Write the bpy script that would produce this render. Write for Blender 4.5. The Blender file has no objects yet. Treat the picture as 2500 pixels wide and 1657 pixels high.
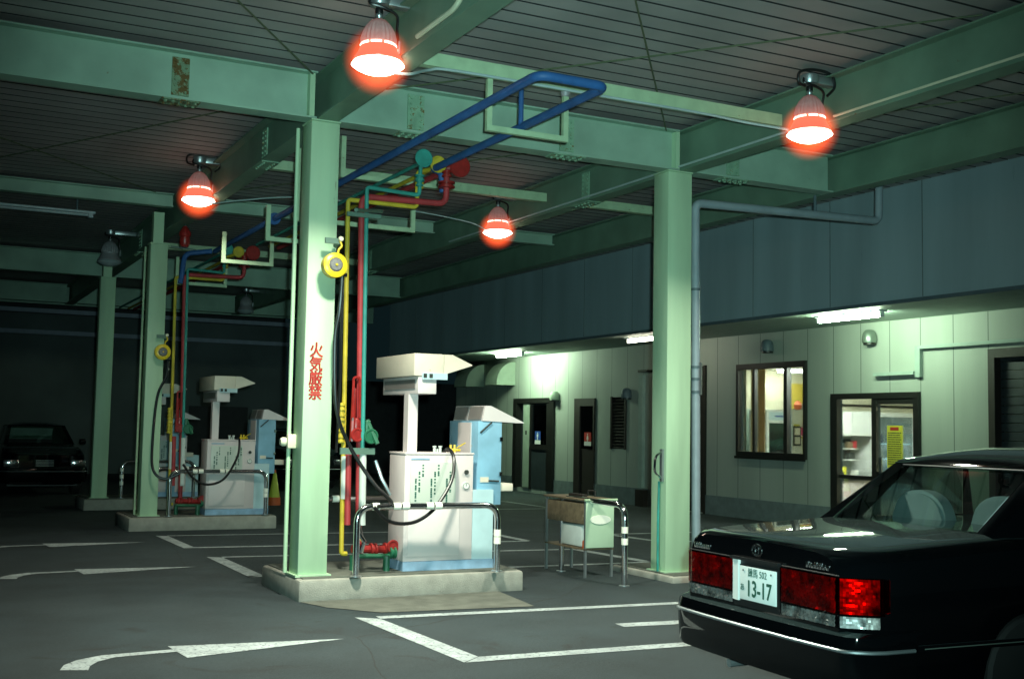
import bpy, bmesh, math, random
from mathutils import Vector, Matrix
random.seed(7)
S = bpy.context.scene
COL = S.collection

# ------------------------------------------------------------------ camera
YAW, PITCH, ROLL = 0.475072, 0.0761344, 0.01850034
EYE = Vector((0, 0, 1.55))
fwd = Vector((math.sin(YAW)*math.cos(PITCH), math.cos(YAW)*math.cos(PITCH), math.sin(PITCH)))
r0 = Vector((math.cos(YAW), -math.sin(YAW), 0)); u0 = r0.cross(fwd)
rgt = math.cos(ROLL)*r0 + math.sin(ROLL)*u0
upv = -math.sin(ROLL)*r0 + math.cos(ROLL)*u0
cd = bpy.data.cameras.new("camera"); cam = bpy.data.objects.new("camera", cd); COL.objects.link(cam)
cd.sensor_width = 36; cd.lens = 40.85; cd.clip_end = 500; cd.clip_start = 0.05
cam.matrix_world = Matrix(((rgt.x, upv.x, -fwd.x, EYE.x), (rgt.y, upv.y, -fwd.y, EYE.y), (rgt.z, upv.z, -fwd.z, EYE.z), (0, 0, 0, 1)))
S.camera = cam

# ------------------------------------------------------------------ night sky and light
W = bpy.data.worlds.new("World"); S.world = W; W.use_nodes = True
wn = W.node_tree; sky = wn.nodes.new("ShaderNodeTexSky"); sky.sky_type = 'NISHITA'; sky.sun_disc = False
sky.sun_elevation = math.radians(-6); sky.sun_rotation = math.radians(200)
bg = wn.nodes["Background"]; # constant teal fill added to the night sky, lifting the shadows
gl = wn.nodes.new("ShaderNodeMix"); gl.data_type = 'RGBA'; gl.blend_type = 'ADD'; gl.inputs[0].default_value = 1; gl.inputs[7].default_value = (0.022, 0.058, 0.066, 1)
wn.links.new(sky.outputs[0], gl.inputs[6]); wn.links.new(gl.outputs[2], bg.inputs[0]); bg.inputs[1].default_value = 0.15
# the flash gun of the photographer, held beside the lens
fl = bpy.data.lights.new("camera_flash", 'SPOT'); fo = bpy.data.objects.new("camera_flash", fl); COL.objects.link(fo)
fl.energy = 3000; fl.shadow_soft_size = 0.035; fl.spot_size = math.radians(63); fl.spot_blend = 1.0; fl.color = (0.57, 1.0, 0.93)
fo.location = EYE + rgt*0.10 + upv*0.12 - fwd*0.02
fo.rotation_euler = (-fwd).to_track_quat('Z', 'Y').to_euler()
S.view_settings.view_transform = 'Standard'; S.view_settings.look = 'None'
S.view_settings.exposure = 0; S.view_settings.gamma = 1
LENS_L = 8       # glow of the lamp glass itself
LAMP_W = 170      # downward light of a canopy lamp, watts
TUBE_L = 165       # soffit fluorescents
ROOM_L = 170       # ceiling panel of the office
S.cycles.use_denoising = True; S.cycles.sample_clamp_indirect = 4; S.cycles.max_bounces = 8; S.cycles.transparent_max_bounces = 12
S.cycles.caustics_reflective = False; S.cycles.caustics_refractive = False

# ------------------------------------------------------------------ materials
M = {}
def lk(nt, a, b): nt.links.new(a, b)
def pm(name, col, rough=0.6, metal=0.0, var=0.12, scale=6.0, bump=0.0, bscale=60.0, rust=0.0, rcol=(0.16, 0.07, 0.025), rscale=5.0, coat=0.0, spec=0.5, streak=False):
    m = bpy.data.materials.new(name); m.use_nodes = True; nt = m.node_tree; P = nt.nodes["Principled BSDF"]
    P.inputs["Roughness"].default_value = rough; P.inputs["Metallic"].default_value = metal
    P.inputs["Coat Weight"].default_value = coat; P.inputs["Coat Roughness"].default_value = 0.04
    P.inputs["Specular IOR Level"].default_value = spec
    g = nt.nodes.new("ShaderNodeNewGeometry"); src = g.outputs["Position"]
    if streak:
        mp = nt.nodes.new("ShaderNodeMapping"); mp.inputs["Scale"].default_value = (1, 1, 0.12); lk(nt, src, mp.inputs[0]); src2 = mp.outputs[0]
    else: src2 = src
    n = nt.nodes.new("ShaderNodeTexNoise"); n.inputs["Scale"].default_value = scale; n.inputs["Detail"].default_value = 6; lk(nt, src2, n.inputs["Vector"])
    mr = nt.nodes.new("ShaderNodeMapRange"); mr.inputs[1].default_value = 0.3; mr.inputs[2].default_value = 0.7
    mr.inputs[3].default_value = 1-var; mr.inputs[4].default_value = 1+var*0.6; lk(nt, n.outputs["Fac"], mr.inputs[0])
    mx = nt.nodes.new("ShaderNodeMix"); mx.data_type = 'RGBA'; mx.blend_type = 'MULTIPLY'; mx.inputs[0].default_value = 1
    mx.inputs[6].default_value = (*col, 1); lk(nt, mr.outputs[0], mx.inputs[7]); out = mx.outputs[2]
    if rust > 0:
        n2 = nt.nodes.new("ShaderNodeTexNoise"); n2.inputs["Scale"].default_value = rscale; n2.inputs["Detail"].default_value = 9; n2.inputs["Roughness"].default_value = 0.68; lk(nt, src2, n2.inputs["Vector"])
        m2 = nt.nodes.new("ShaderNodeMapRange"); m2.inputs[1].default_value = 0.72-rust*0.3; m2.inputs[2].default_value = 0.78-rust*0.3; lk(nt, n2.outputs["Fac"], m2.inputs[0])
        x2 = nt.nodes.new("ShaderNodeMix"); x2.data_type = 'RGBA'; lk(nt, m2.outputs[0], x2.inputs[0]); lk(nt, out, x2.inputs[6]); x2.inputs[7].default_value = (*rcol, 1); out = x2.outputs[2]
    lk(nt, out, P.inputs["Base Color"])
    if bump > 0:
        n3 = nt.nodes.new("ShaderNodeTexNoise"); n3.inputs["Scale"].default_value = bscale; n3.inputs["Detail"].default_value = 4; lk(nt, src, n3.inputs["Vector"])
        b = nt.nodes.new("ShaderNodeBump"); b.inputs["Strength"].default_value = bump; b.inputs["Distance"].default_value = 0.01; lk(nt, n3.outputs["Fac"], b.inputs["Height"]); lk(nt, b.outputs[0], P.inputs["Normal"])
    M[name] = m; return m
def em(name, col, s):
    m = bpy.data.materials.new(name); m.use_nodes = True; nt = m.node_tree; nt.nodes.remove(nt.nodes["Principled BSDF"])
    e = nt.nodes.new("ShaderNodeEmission"); e.inputs[0].default_value = (*col, 1); e.inputs[1].default_value = s
    lk(nt, e.outputs[0], nt.nodes["Material Output"].inputs[0]); M[name] = m; return m
def glassm(name, tint, refl=0.08, rough=0.02):
    m = bpy.data.materials.new(name); m.use_nodes = True; nt = m.node_tree; nt.nodes.remove(nt.nodes["Principled BSDF"])
    t = nt.nodes.new("ShaderNodeBsdfTransparent"); t.inputs[0].default_value = (*tint, 1)
    g = nt.nodes.new("ShaderNodeBsdfGlossy"); g.inputs["Roughness"].default_value = rough; g.inputs[0].default_value = (0.9, 0.95, 0.95, 1)
    f = nt.nodes.new("ShaderNodeFresnel"); f.inputs[0].default_value = 1.45
    ad = nt.nodes.new("ShaderNodeMath"); ad.operation = 'MULTIPLY'; ad.inputs[1].default_value = refl/0.04*0.5; ad.use_clamp = True; lk(nt, f.outputs[0], ad.inputs[0])
    x = nt.nodes.new("ShaderNodeMixShader"); lk(nt, ad.outputs[0], x.inputs[0]); lk(nt, t.outputs[0], x.inputs[1]); lk(nt, g.outputs[0], x.inputs[2])
    lk(nt, x.outputs[0], nt.nodes["Material Output"].inputs[0]); M[name] = m; return m

pm("asphalt", (0.018, 0.030, 0.035), 0.85, var=0.35, scale=1.6, bump=0.9, bscale=190)
nt = M["asphalt"].node_tree; P = nt.nodes["Principled BSDF"]; base = P.inputs["Base Color"].links[0].from_socket
g = nt.nodes.new("ShaderNodeNewGeometry")
def stain(base, scale, lo, hi, col, detail=5, dist=0.0):
    n = nt.nodes.new("ShaderNodeTexNoise"); n.inputs["Scale"].default_value = scale; n.inputs["Detail"].default_value = detail; n.inputs["Distortion"].default_value = dist; lk(nt, g.outputs["Position"], n.inputs["Vector"])
    r = nt.nodes.new("ShaderNodeMapRange"); r.inputs[1].default_value = lo; r.inputs[2].default_value = hi; lk(nt, n.outputs["Fac"], r.inputs[0])
    x = nt.nodes.new("ShaderNodeMix"); x.data_type = 'RGBA'; lk(nt, r.outputs[0], x.inputs[0]); lk(nt, base, x.inputs[6]); x.inputs[7].default_value = (*col, 1); return x.outputs[2]
base = stain(base, 0.55, 0.52, 0.75, (0.030, 0.043, 0.048)); base = stain(base, 1.7, 0.62, 0.72, (0.010, 0.013, 0.014), 3, 1.2)
base = stain(base, 75, 0.60, 0.72, (0.046, 0.066, 0.070), 3); base = stain(base, 55, 0.60, 0.72, (0.008, 0.012, 0.013), 2)
vo = nt.nodes.new("ShaderNodeTexVoronoi"); vo.feature = 'DISTANCE_TO_EDGE'; vo.inputs["Scale"].default_value = 0.33; mpn = nt.nodes.new("ShaderNodeMix"); mpn.data_type = 'VECTOR'; mpn.inputs[0].default_value = 0.12
nn = nt.nodes.new("ShaderNodeTexNoise"); nn.inputs["Scale"].default_value = 1.5; nn.inputs["Detail"].default_value = 6; lk(nt, g.outputs["Position"], nn.inputs["Vector"]); lk(nt, g.outputs["Position"], mpn.inputs[4]); lk(nt, nn.outputs["Color"], mpn.inputs[5]); lk(nt, mpn.outputs[1], vo.inputs["Vector"])
lt = nt.nodes.new("ShaderNodeMath"); lt.operation = 'LESS_THAN'; lt.inputs[1].default_value = 0.0014; lk(nt, vo.outputs["Distance"], lt.inputs[0])
x = nt.nodes.new("ShaderNodeMix"); x.data_type = 'RGBA'; lk(nt, lt.outputs[0], x.inputs[0]); lk(nt, base, x.inputs[6]); x.inputs[7].default_value = (0.012, 0.015, 0.016, 1); lk(nt, x.outputs[2], P.inputs["Base Color"])
pm("concrete", (0.33, 0.32, 0.28), 0.85, var=0.22, scale=7, bump=0.5, bscale=90, rust=0.25, rcol=(0.13, 0.11, 0.08), rscale=3)
pm("sandy concrete", (0.115, 0.12, 0.10), 0.9, var=0.3, scale=5, bump=0.7, bscale=120)
pm("road paint", (0.34, 0.385, 0.39), 0.75, var=0.3, scale=5, bump=0.4, bscale=150, rust=0.62, rcol=(0.12, 0.135, 0.14), rscale=34)
pm("mint paint", (0.47, 0.66, 0.44), 0.5, var=0.22, scale=3.0, bump=0.05, bscale=30, rust=0.05, rscale=9, streak=True)
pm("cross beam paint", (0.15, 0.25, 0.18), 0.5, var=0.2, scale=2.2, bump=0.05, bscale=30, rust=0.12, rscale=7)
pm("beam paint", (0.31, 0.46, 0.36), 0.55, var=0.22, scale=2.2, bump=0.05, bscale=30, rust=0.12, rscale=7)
pm("rusty beam paint", (0.25, 0.42, 0.29), 0.7, var=0.3, scale=8, bump=0.4, bscale=80, rust=0.5, rcol=(0.17, 0.11, 0.03), rscale=16)
pm("heavy rust", (0.20, 0.30, 0.19), 0.8, var=0.3, scale=12, bump=0.4, bscale=80, rust=0.8, rcol=(0.13, 0.075, 0.02), rscale=14)
pm("pale green paint", (0.42, 0.56, 0.36), 0.55, var=0.15, scale=8, rust=0.28, rscale=12)
pm("deck brown", (0.37, 0.345, 0.345), 0.6, var=0.18, scale=1.2)
pm("groove dark", (0.02, 0.02, 0.022), 0.9)
pm("wall upper", (0.33, 0.43, 0.47), 0.6, var=0.2, rust=0.16, rcol=(0.22, 0.29, 0.32), rscale=3, scale=1.4, streak=True)
pm("soffit", (0.33, 0.42, 0.37), 0.6, var=0.1)
pm("skirting", (0.16, 0.20, 0.20), 0.75, var=0.2)
pm("black frame", (0.012, 0.012, 0.011), 0.4, var=0.1)
pm("dark brown", (0.018, 0.013, 0.010), 0.6, var=0.2)
pm("dark panel", (0.025, 0.035, 0.04), 0.5, var=0.25)
pm("hood metal", (0.34, 0.42, 0.33), 0.45, var=0.1)
pm("cowl grey", (0.22, 0.27, 0.23), 0.35, metal=0.5, var=0.1)
pm("cream wall", (0.72, 0.68, 0.52), 0.7, var=0.05)
pm("room floor", (0.3, 0.28, 0.24), 0.5)
pm("white enamel", (0.78, 0.80, 0.78), 0.3, var=0.04)
pm("white paper", (0.80, 0.80, 0.74), 0.7, var=0.06)
pm("curtain cloth", (0.50, 0.40, 0.26), 0.9, var=0.2, scale=9)
nt = M["curtain cloth"].node_tree; P = nt.nodes["Principled BSDF"]; tl = nt.nodes.new("ShaderNodeBsdfTranslucent"); tl.inputs[0].default_value = (0.75, 0.62, 0.42, 1); ms = nt.nodes.new("ShaderNodeMixShader"); ms.inputs[0].default_value = 0.6
lk(nt, P.outputs[0], ms.inputs[1]); lk(nt, tl.outputs[0], ms.inputs[2]); lk(nt, ms.outputs[0], nt.nodes["Material Output"].inputs[0])
pm("yellow board", (0.62, 0.47, 0.07), 0.6, var=0.1)
pm("poster yellow", (0.62, 0.56, 0.05), 0.6, var=0.06)
pm("red print", (0.42, 0.03, 0.02), 0.6)
pm("ink", (0.03, 0.035, 0.03), 0.7)
pm("ink green", (0.02, 0.10, 0.07), 0.7)
pm("sign blue", (0.02, 0.07, 0.30), 0.5)
pm("sign red", (0.5, 0.04, 0.03), 0.5)
pm("magenta", (0.6, 0.03, 0.18), 0.5)
pm("dispenser beige", (0.70, 0.60, 0.59), 0.5, var=0.07, scale=3, rust=0.06, rscale=10, rcol=(0.3, 0.18, 0.07))
pm("dispenser head", (0.76, 0.66, 0.54), 0.5, var=0.08, scale=4, rust=0.2, rscale=11, rcol=(0.42, 0.24, 0.07))
pm("panel beige", (0.75, 0.655, 0.645), 0.45, var=0.04)
pm("label paper", (0.64, 0.66, 0.58), 0.4, var=0.04)
pm("cabinet blue", (0.24, 0.45, 0.60), 0.5, var=0.22, scale=3.5, rust=0.1, rscale=8, rcol=(0.3, 0.25, 0.18))
pm("pale blue", (0.50, 0.66, 0.70), 0.5, var=0.14, scale=4, rust=0.06, rscale=8)
pm("plinth blue", (0.30, 0.46, 0.64), 0.5, var=0.25, scale=7, rust=0.1, rscale=10, rcol=(0.6, 0.62, 0.5))
pm("display smoke", (0.24, 0.21, 0.20), 0.35, var=0.1, rust=0.12, rscale=14)
pm("pipe yellow", (0.56, 0.42, 0.03), 0.6, var=0.28, rust=0.08)
pm("pipe red", (0.40, 0.036, 0.042), 0.6, var=0.28)
pm("valve red", (0.30, 0.018, 0.016), 0.35, var=0.25, scale=20)
pm("pipe teal", (0.03, 0.28, 0.24), 0.6, var=0.28)
pm("valve green", (0.015, 0.12, 0.06), 0.4, var=0.2)
pm("pipe blue", (0.022, 0.10, 0.30), 0.6, var=0.28, rust=0.04)
pm("pipe grey", (0.30, 0.36, 0.40), 0.45, var=0.12)
pm("dark pipe", (0.10, 0.14, 0.16), 0.5, var=0.15)
pm("lagging white", (0.62, 0.66, 0.62), 0.7, var=0.1)
pm("cable grey", (0.42, 0.52, 0.52), 0.5)
pm("conduit cream", (0.60, 0.60, 0.44), 0.5)
pm("rubber", (0.008, 0.008, 0.009), 0.35, var=0.05)
pm("chrome", (0.75, 0.76, 0.78), 0.12, metal=1.0, var=0.05)
pm("galvanised", (0.42, 0.46, 0.48), 0.35, metal=0.8, var=0.15)
pm("reflective tape", (0.95, 0.92, 0.80), 0.4, var=0.02)
pm("tape black", (0.02, 0.02, 0.02), 0.6)
pm("reel yellow", (0.72, 0.50, 0.02), 0.35, var=0.1)
pm("reel grey", (0.14, 0.14, 0.14), 0.5, var=0.3, scale=60)
pm("bracket green", (0.10, 0.18, 0.14), 0.6)
pm("cream ball", (0.7, 0.68, 0.5), 0.5)
pm("lamp alloy", (0.34, 0.33, 0.35), 0.5, metal=0.2, var=0.15, scale=30)
m = pm("lamp red glow", (0.42, 0.06, 0.03), 0.3); m.node_tree.nodes["Principled BSDF"].inputs["Emission Color"].default_value = (1, 0.24, 0.15, 1); m.node_tree.nodes["Principled BSDF"].inputs["Emission Strength"].default_value = 0.7; m.cycles.emission_sampling = 'NONE'  # red halation glow put into the reflector's colour and emission
pm("rust brown", (0.17, 0.12, 0.07), 0.8, var=0.35, scale=18, rust=0.35, rcol=(0.34, 0.30, 0.22), rscale=20)
pm("panel mint", (0.46, 0.60, 0.43), 0.5, var=0.06)
pm("cone yellow", (0.45, 0.50, 0.05), 0.6); pm("cone orange", (0.55, 0.10, 0.02), 0.6)
pm("far wall", (0.11, 0.13, 0.13), 0.8, var=0.25, scale=0.8)
pm("brace olive", (0.10, 0.13, 0.07), 0.7); pm("far dark", (0.035, 0.035, 0.038), 0.8, var=0.2); pm("far trim", (0.36, 0.38, 0.46), 0.8)
pm("unlit tube", (0.45, 0.52, 0.55), 0.4)
pm("car paint", (0.0015, 0.002, 0.0026), 0.5, metal=0.0, var=0.02, coat=1.0, spec=0.0)
nt = M["car paint"].node_tree; P = nt.nodes["Principled BSDF"]; P.inputs["Coat Roughness"].default_value = 0.035   # dust plus the reflected roof's teal sheen, coloured onto upward faces
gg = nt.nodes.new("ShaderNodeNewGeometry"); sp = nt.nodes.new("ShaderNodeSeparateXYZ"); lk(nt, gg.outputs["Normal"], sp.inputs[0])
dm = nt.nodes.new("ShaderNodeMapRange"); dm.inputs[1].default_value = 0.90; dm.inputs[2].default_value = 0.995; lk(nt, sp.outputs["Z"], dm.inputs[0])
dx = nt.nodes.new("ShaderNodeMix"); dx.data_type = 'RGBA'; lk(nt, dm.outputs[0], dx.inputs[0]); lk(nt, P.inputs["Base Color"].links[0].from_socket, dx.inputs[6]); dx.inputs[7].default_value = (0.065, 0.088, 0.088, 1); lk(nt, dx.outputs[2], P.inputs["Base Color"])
pm("car trim", (0.01, 0.01, 0.011), 0.45)
pm("car cabin", (0.018, 0.018, 0.02), 0.8)
pm("seat cover", (0.62, 0.68, 0.70), 0.9, var=0.05)
pm("speaker blue", (0.22, 0.34, 0.52), 0.5); pm("plate white", (0.80, 0.82, 0.80), 0.35, var=0.03); pm("plate green", (0.02, 0.09, 0.06), 0.5)
pm("tyre", (0.012, 0.012, 0.012), 0.8)
pm("lamp clear", (0.55, 0.58, 0.62), 0.12, metal=0.7, var=0.4, scale=40)
em("lamp white", (1.0, 0.90, 0.72), LENS_L); em("lamp slot", (1.0, 0.72, 0.55), 3.5)
em("tube white", (0.72, 1.0, 0.68), TUBE_L); em("tube bright", (0.72, 1.0, 0.68), TUBE_L*1.7); em("tube dim", (1.0, 0.95, 0.75), 22); em("room panel", (0.93, 1.0, 0.86), ROOM_L)
em("drinks glow", (0.70, 0.90, 1.0), 3.0)
for q in ("lamp white", "lamp slot", "drinks glow"): M[q].cycles.emission_sampling = 'NONE'
glassm("window glass", (0.93, 0.97, 0.95), 0.06); glassm("door glass", (0.10, 0.22, 0.17), 0.10)
glassm("car glass", (0.50, 0.62, 0.60), 0.055)
# tail lenses: see-through red glass over facetted bright reflectors
glassm("tail red", (0.80, 0.022, 0.010), 0.05, 0.03); glassm("lens clear", (0.9, 0.93, 0.95), 0.05, 0.03)
pm("facet", (0.62, 0.60, 0.57), 0.26, metal=0.7, var=0.92, scale=17)
# siding of the office: vertical joints every 0.62 m
m = pm("wall siding", (0.37, 0.41, 0.36), 0.6, rust=0.14, rcol=(0.24, 0.27, 0.23), rscale=4, var=0.16, scale=1.3, streak=True, bump=0.15, bscale=40); nt = m.node_tree; P = nt.nodes["Principled BSDF"]
gp = nt.nodes.new("ShaderNodeNewGeometry"); sx = nt.nodes.new("ShaderNodeSeparateXYZ"); lk(nt, gp.outputs["Position"], sx.inputs[0])
md = nt.nodes.new("ShaderNodeMath"); md.operation = 'MODULO'; md.inputs[1].default_value = 0.623; ad = nt.nodes.new("ShaderNodeMath"); ad.operation = 'ADD'; ad.inputs[1].default_value = 0.345
lk(nt, sx.outputs["Y"], ad.inputs[0]); lk(nt, ad.outputs[0], md.inputs[0])
lt = nt.nodes.new("ShaderNodeMath"); lt.operation = 'LESS_THAN'; lt.inputs[1].default_value = 0.016; lk(nt, md.outputs[0], lt.inputs[0])
mx = nt.nodes.new("ShaderNodeMix"); mx.data_type = 'RGBA'; lk(nt, lt.outputs[0], mx.inputs[0])
old = P.inputs["Base Color"].links[0].from_socket; lk(nt, old, mx.inputs[6]); mx.inputs[7].default_value = (0.12, 0.15, 0.13, 1); lk(nt, mx.outputs[2], P.inputs["Base Color"])
# added red glow volume round each lit lamp, standing in for halation
m = bpy.data.materials.new("red halo"); m.use_nodes = True; nt = m.node_tree; nt.nodes.remove(nt.nodes["Principled BSDF"]); M["red halo"] = m
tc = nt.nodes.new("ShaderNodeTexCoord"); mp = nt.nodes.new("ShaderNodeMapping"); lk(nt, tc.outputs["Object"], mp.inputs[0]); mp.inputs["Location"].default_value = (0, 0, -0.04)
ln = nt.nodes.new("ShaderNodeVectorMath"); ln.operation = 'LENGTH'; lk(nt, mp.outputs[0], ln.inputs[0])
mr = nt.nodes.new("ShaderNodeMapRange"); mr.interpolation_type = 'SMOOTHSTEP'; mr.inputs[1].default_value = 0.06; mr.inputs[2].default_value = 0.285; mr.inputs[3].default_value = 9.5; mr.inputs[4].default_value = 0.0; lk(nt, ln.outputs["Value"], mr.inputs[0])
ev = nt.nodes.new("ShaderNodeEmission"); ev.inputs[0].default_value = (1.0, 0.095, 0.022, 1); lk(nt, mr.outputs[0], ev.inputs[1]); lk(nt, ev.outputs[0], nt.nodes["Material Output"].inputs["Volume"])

# ------------------------------------------------------------------ mesh helpers
class MB:
    def __init__(s): s.bm = bmesh.new()
    def face(s, pts):
        return s.bm.faces.new([s.bm.verts.new(p) for p in pts])
    def box(s, x0, x1, y0, y1, z0, z1, b=0.0):
        r = bmesh.ops.create_cube(s.bm, size=1.0); vs = r["verts"]
        for v in vs: v.co = Vector(((x0+x1)/2+v.co.x*(x1-x0), (y0+y1)/2+v.co.y*(y1-y0), (z0+z1)/2+v.co.z*(z1-z0)))
        if b > 0:
            es = {e for v in vs for e in v.link_edges}
            bmesh.ops.bevel(s.bm, geom=list(es), offset=b, segments=2, affect='EDGES', profile=0.5)
        return s
    def prism(s, poly, axis, a, b):
        f = {'x': lambda p, t: (t, p[0], p[1]), 'y': lambda p, t: (p[0], t, p[1]), 'z': lambda p, t: (p[0], p[1], t)}[axis]
        A = [s.bm.verts.new(f(p, a)) for p in poly]; B = [s.bm.verts.new(f(p, b)) for p in poly]; n = len(poly)
        s.bm.faces.new(A); s.bm.faces.new(B[::-1])
        for i in range(n): s.bm.faces.new([A[i], B[i], B[(i+1) % n], A[(i+1) % n]])
        return s
    def tube(s, pts, r, n=10):
        pts = [Vector(p) for p in pts]; rings = []; up = None
        for i, p in enumerate(pts):
            d = (pts[min(i+1, len(pts)-1)] - pts[max(i-1, 0)]).normalized()
            if up is None:
                up = Vector((0, 0, 1)) if abs(d.z) < 0.9 else Vector((1, 0, 0))
            a = d.cross(up).normalized(); up = a.cross(d).normalized()
            rings.append([s.bm.verts.new(p + r*(math.cos(2*math.pi*k/n)*a + math.sin(2*math.pi*k/n)*up)) for k in range(n)])
        for q in range(len(rings)-1):
            for k in range(n): s.bm.faces.new([rings[q][k], rings[q][(k+1) % n], rings[q+1][(k+1) % n], rings[q+1][k]])
        s.bm.faces.new(rings[0][::-1]); s.bm.faces.new(rings[-1]); return s
    def lathe(s, prof, c=(0, 0, 0), axis='z', n=24, ribs=0.0):
        c = Vector(c); rings = []
        f = {'z': lambda x, y, z: Vector((x, y, z)), 'y': lambda x, y, z: Vector((x, z, y)), 'x': lambda x, y, z: Vector((z, x, y))}[axis]
        for r, z in prof:
            rings.append([s.bm.verts.new(c + f(max(r, 1e-4)*(1-(ribs if k % 2 else 0))*math.cos(2*math.pi*k/n), max(r, 1e-4)*(1-(ribs if k % 2 else 0))*math.sin(2*math.pi*k/n), z)) for k in range(n)])
        for q in range(len(rings)-1):
            for k in range(n): s.bm.faces.new([rings[q][k], rings[q][(k+1) % n], rings[q+1][(k+1) % n], rings[q+1][k]])
        s.bm.faces.new(rings[0][::-1]); s.bm.faces.new(rings[-1]); return s
    def cyl(s, c, r, h, axis='z', n=20): return s.lathe([(r, 0), (r, h)], c, axis, n)
    def grid(s, rows):
        V = [[s.bm.verts.new(p) for p in row] for row in rows]
        for i in range(len(V)-1):
            for j in range(len(V[0])-1): s.bm.faces.new([V[i][j], V[i][j+1], V[i+1][j+1], V[i+1][j]])
        return s
    def build(s, name, mat, parent=None, local=False, ang=35, fix=True):
        if fix: bmesh.ops.recalc_face_normals(s.bm, faces=s.bm.faces)
        me = bpy.data.meshes.new(name)
        if parent is not None and not local:
            off = Vector(parent.get("_o", (0, 0, 0)))
            for v in s.bm.verts: v.co -= off
        s.bm.to_mesh(me); s.bm.free()
        for p in me.polygons: p.use_smooth = True
        me.set_sharp_from_angle(angle=math.radians(ang))
        me.materials.append(M[mat] if isinstance(mat, str) else mat)
        o = bpy.data.objects.new(name, me); COL.objects.link(o)
        if parent is not None:
            o.parent = parent; o["_o"] = parent.get("_o", (0, 0, 0))
        return o
def fillet(pts, rad, n=5):
    pts = [Vector(p) for p in pts]; out = [pts[0]]
    for i in range(1, len(pts)-1):
        a, b, c = pts[i-1], pts[i], pts[i+1]; d1 = (a-b); d2 = (c-b); q = min(rad, d1.length*0.49, d2.length*0.49)
        p1 = b + d1.normalized()*q; p2 = b + d2.normalized()*q
        for k in range(n+1):
            t = k/n; out.append((1-t)**2*p1 + 2*t*(1-t)*b + t*t*p2)
    out.append(pts[-1]); return out
def spline(pts, n=8):
    pts = [Vector(p) for p in pts]; P = [2*pts[0]-pts[1]] + pts + [2*pts[-1]-pts[-2]]; out = []
    for i in range(1, len(P)-2):
        for k in range(n):
            t = k/n; a, b, c, d = P[i-1], P[i], P[i+1], P[i+2]
            out.append(0.5*((2*b) + (c-a)*t + (2*a-5*b+4*c-d)*t*t + (3*b-a-3*c+d)*t**3))
    out.append(pts[-1]); return out
def thing(name, label, cat, loc=(0, 0, 0), group=None, rz=0.0):
    o = bpy.data.objects.new(name, None); COL.objects.link(o); o.empty_display_size = 0.2
    o.location = loc; o.rotation_euler = (0, 0, rz); o["_o"] = tuple(loc); return tag(o, label, cat, group)
def tag(o, label, cat, group=None):
    o["label"] = label; o["category"] = cat
    if group: o["group"] = group
    return o
def struct(o): o["kind"] = "structure"; return o
def kids(o): return [c for c in bpy.data.objects if c.parent == o]
def copy_tree(o, parent=None):
    c = o.copy(); COL.objects.link(c); c.parent = parent
    for ch in kids(o): copy_tree(ch, c)
    return c
def place(o, loc, label, rz=None):
    c = copy_tree(o); c.location = loc; c["label"] = label
    if rz is not None: c.rotation_euler = (0, 0, rz)
    return c
def single(name, mb, mat, label, cat, group=None):   # a thing that is one mesh
    return tag(mb.build(name, mat), label, cat, group)
def text_mesh(body, size, depth=0.002):
    c = bpy.data.curves.new("txt", 'FONT'); c.body = body; c.size = size; c.extrude = depth; c.align_x = 'CENTER'; c.align_y = 'CENTER'; c.resolution_u = 3
    o = bpy.data.objects.new("txt", c); COL.objects.link(o); dg = bpy.context.evaluated_depsgraph_get()
    me = bpy.data.meshes.new_from_object(o.evaluated_get(dg)); bpy.data.objects.remove(o); return me
def lettering(name, body, size, mat, parent, mtx, depth=0.002, sx=1.0, bold=0.0):
    me = text_mesh(body, size, depth); bm = bmesh.new(); bm.from_mesh(me); off = Vector(parent.get("_o", (0, 0, 0)))
    for v in bm.verts: v.co.x *= sx
    if bold:
        geo = bm.verts[:] + bm.edges[:] + bm.faces[:]
        for dx, dy in ((bold, 0), (-bold, 0), (0, bold), (0, -bold)):
            r = bmesh.ops.duplicate(bm, geom=geo)
            for v in [g for g in r["geom"] if isinstance(g, bmesh.types.BMVert)]: v.co += Vector((dx, dy, 0.0003*(1+abs(dx)/bold)*(1 if dx+dy > 0 else 0.5)))
    bmesh.ops.transform(bm, matrix=mtx, verts=bm.verts)
    b = MB(); b.bm.free(); b.bm = bm
    return b.build(name, mat, parent, local=False, fix=False)
def face_my(x, y, z): # text standing upright, facing -Y
    return Matrix.Translation((x, y, z)) @ Matrix.Rotation(math.pi/2, 4, 'X')
def face_mx(x, y, z): # facing -X
    return Matrix.Translation((x, y, z)) @ Matrix.Rotation(-math.pi/2, 4, 'Z') @ Matrix.Rotation(math.pi/2, 4, 'X')

# ------------------------------------------------------------------ ground
g = MB(); g.face([(-150, -150, 0), (150, -150, 0), (150, 150, 0), (-150, 150, 0)]); struct(g.build("ground", "asphalt"))
def mark(name, polys, z=0.004):
    b = MB()
    for p in polys: b.face([(x, y, z) for x, y in p])
    o = struct(b.build(name, "road paint")); 
    for p in o.data.polygons: p.use_smooth = False
    return o
def ln2(a, b, w):
    a = Vector(a); b = Vector(b); n = (b-a).normalized().orthogonal()*w/2
    return [tuple(a+n), tuple(b+n), tuple(b-n), tuple(a-n)]
mark("bay_line_marking", [[(3.27, 9.05), (3.44, 8.915), (3.50, 7.22), (3.33, 7.08)], [(3.445, 9.038), (9.4, 8.60), (9.4, 8.49), (3.445, 8.915)], [(3.34, 7.075), (3.505, 7.215), (9.4, 6.95), (9.4, 6.82)]])
mark("bay_dash_marking", [ln2((5.10, 7.95), (6.7, 7.80), 0.16)])
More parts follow.
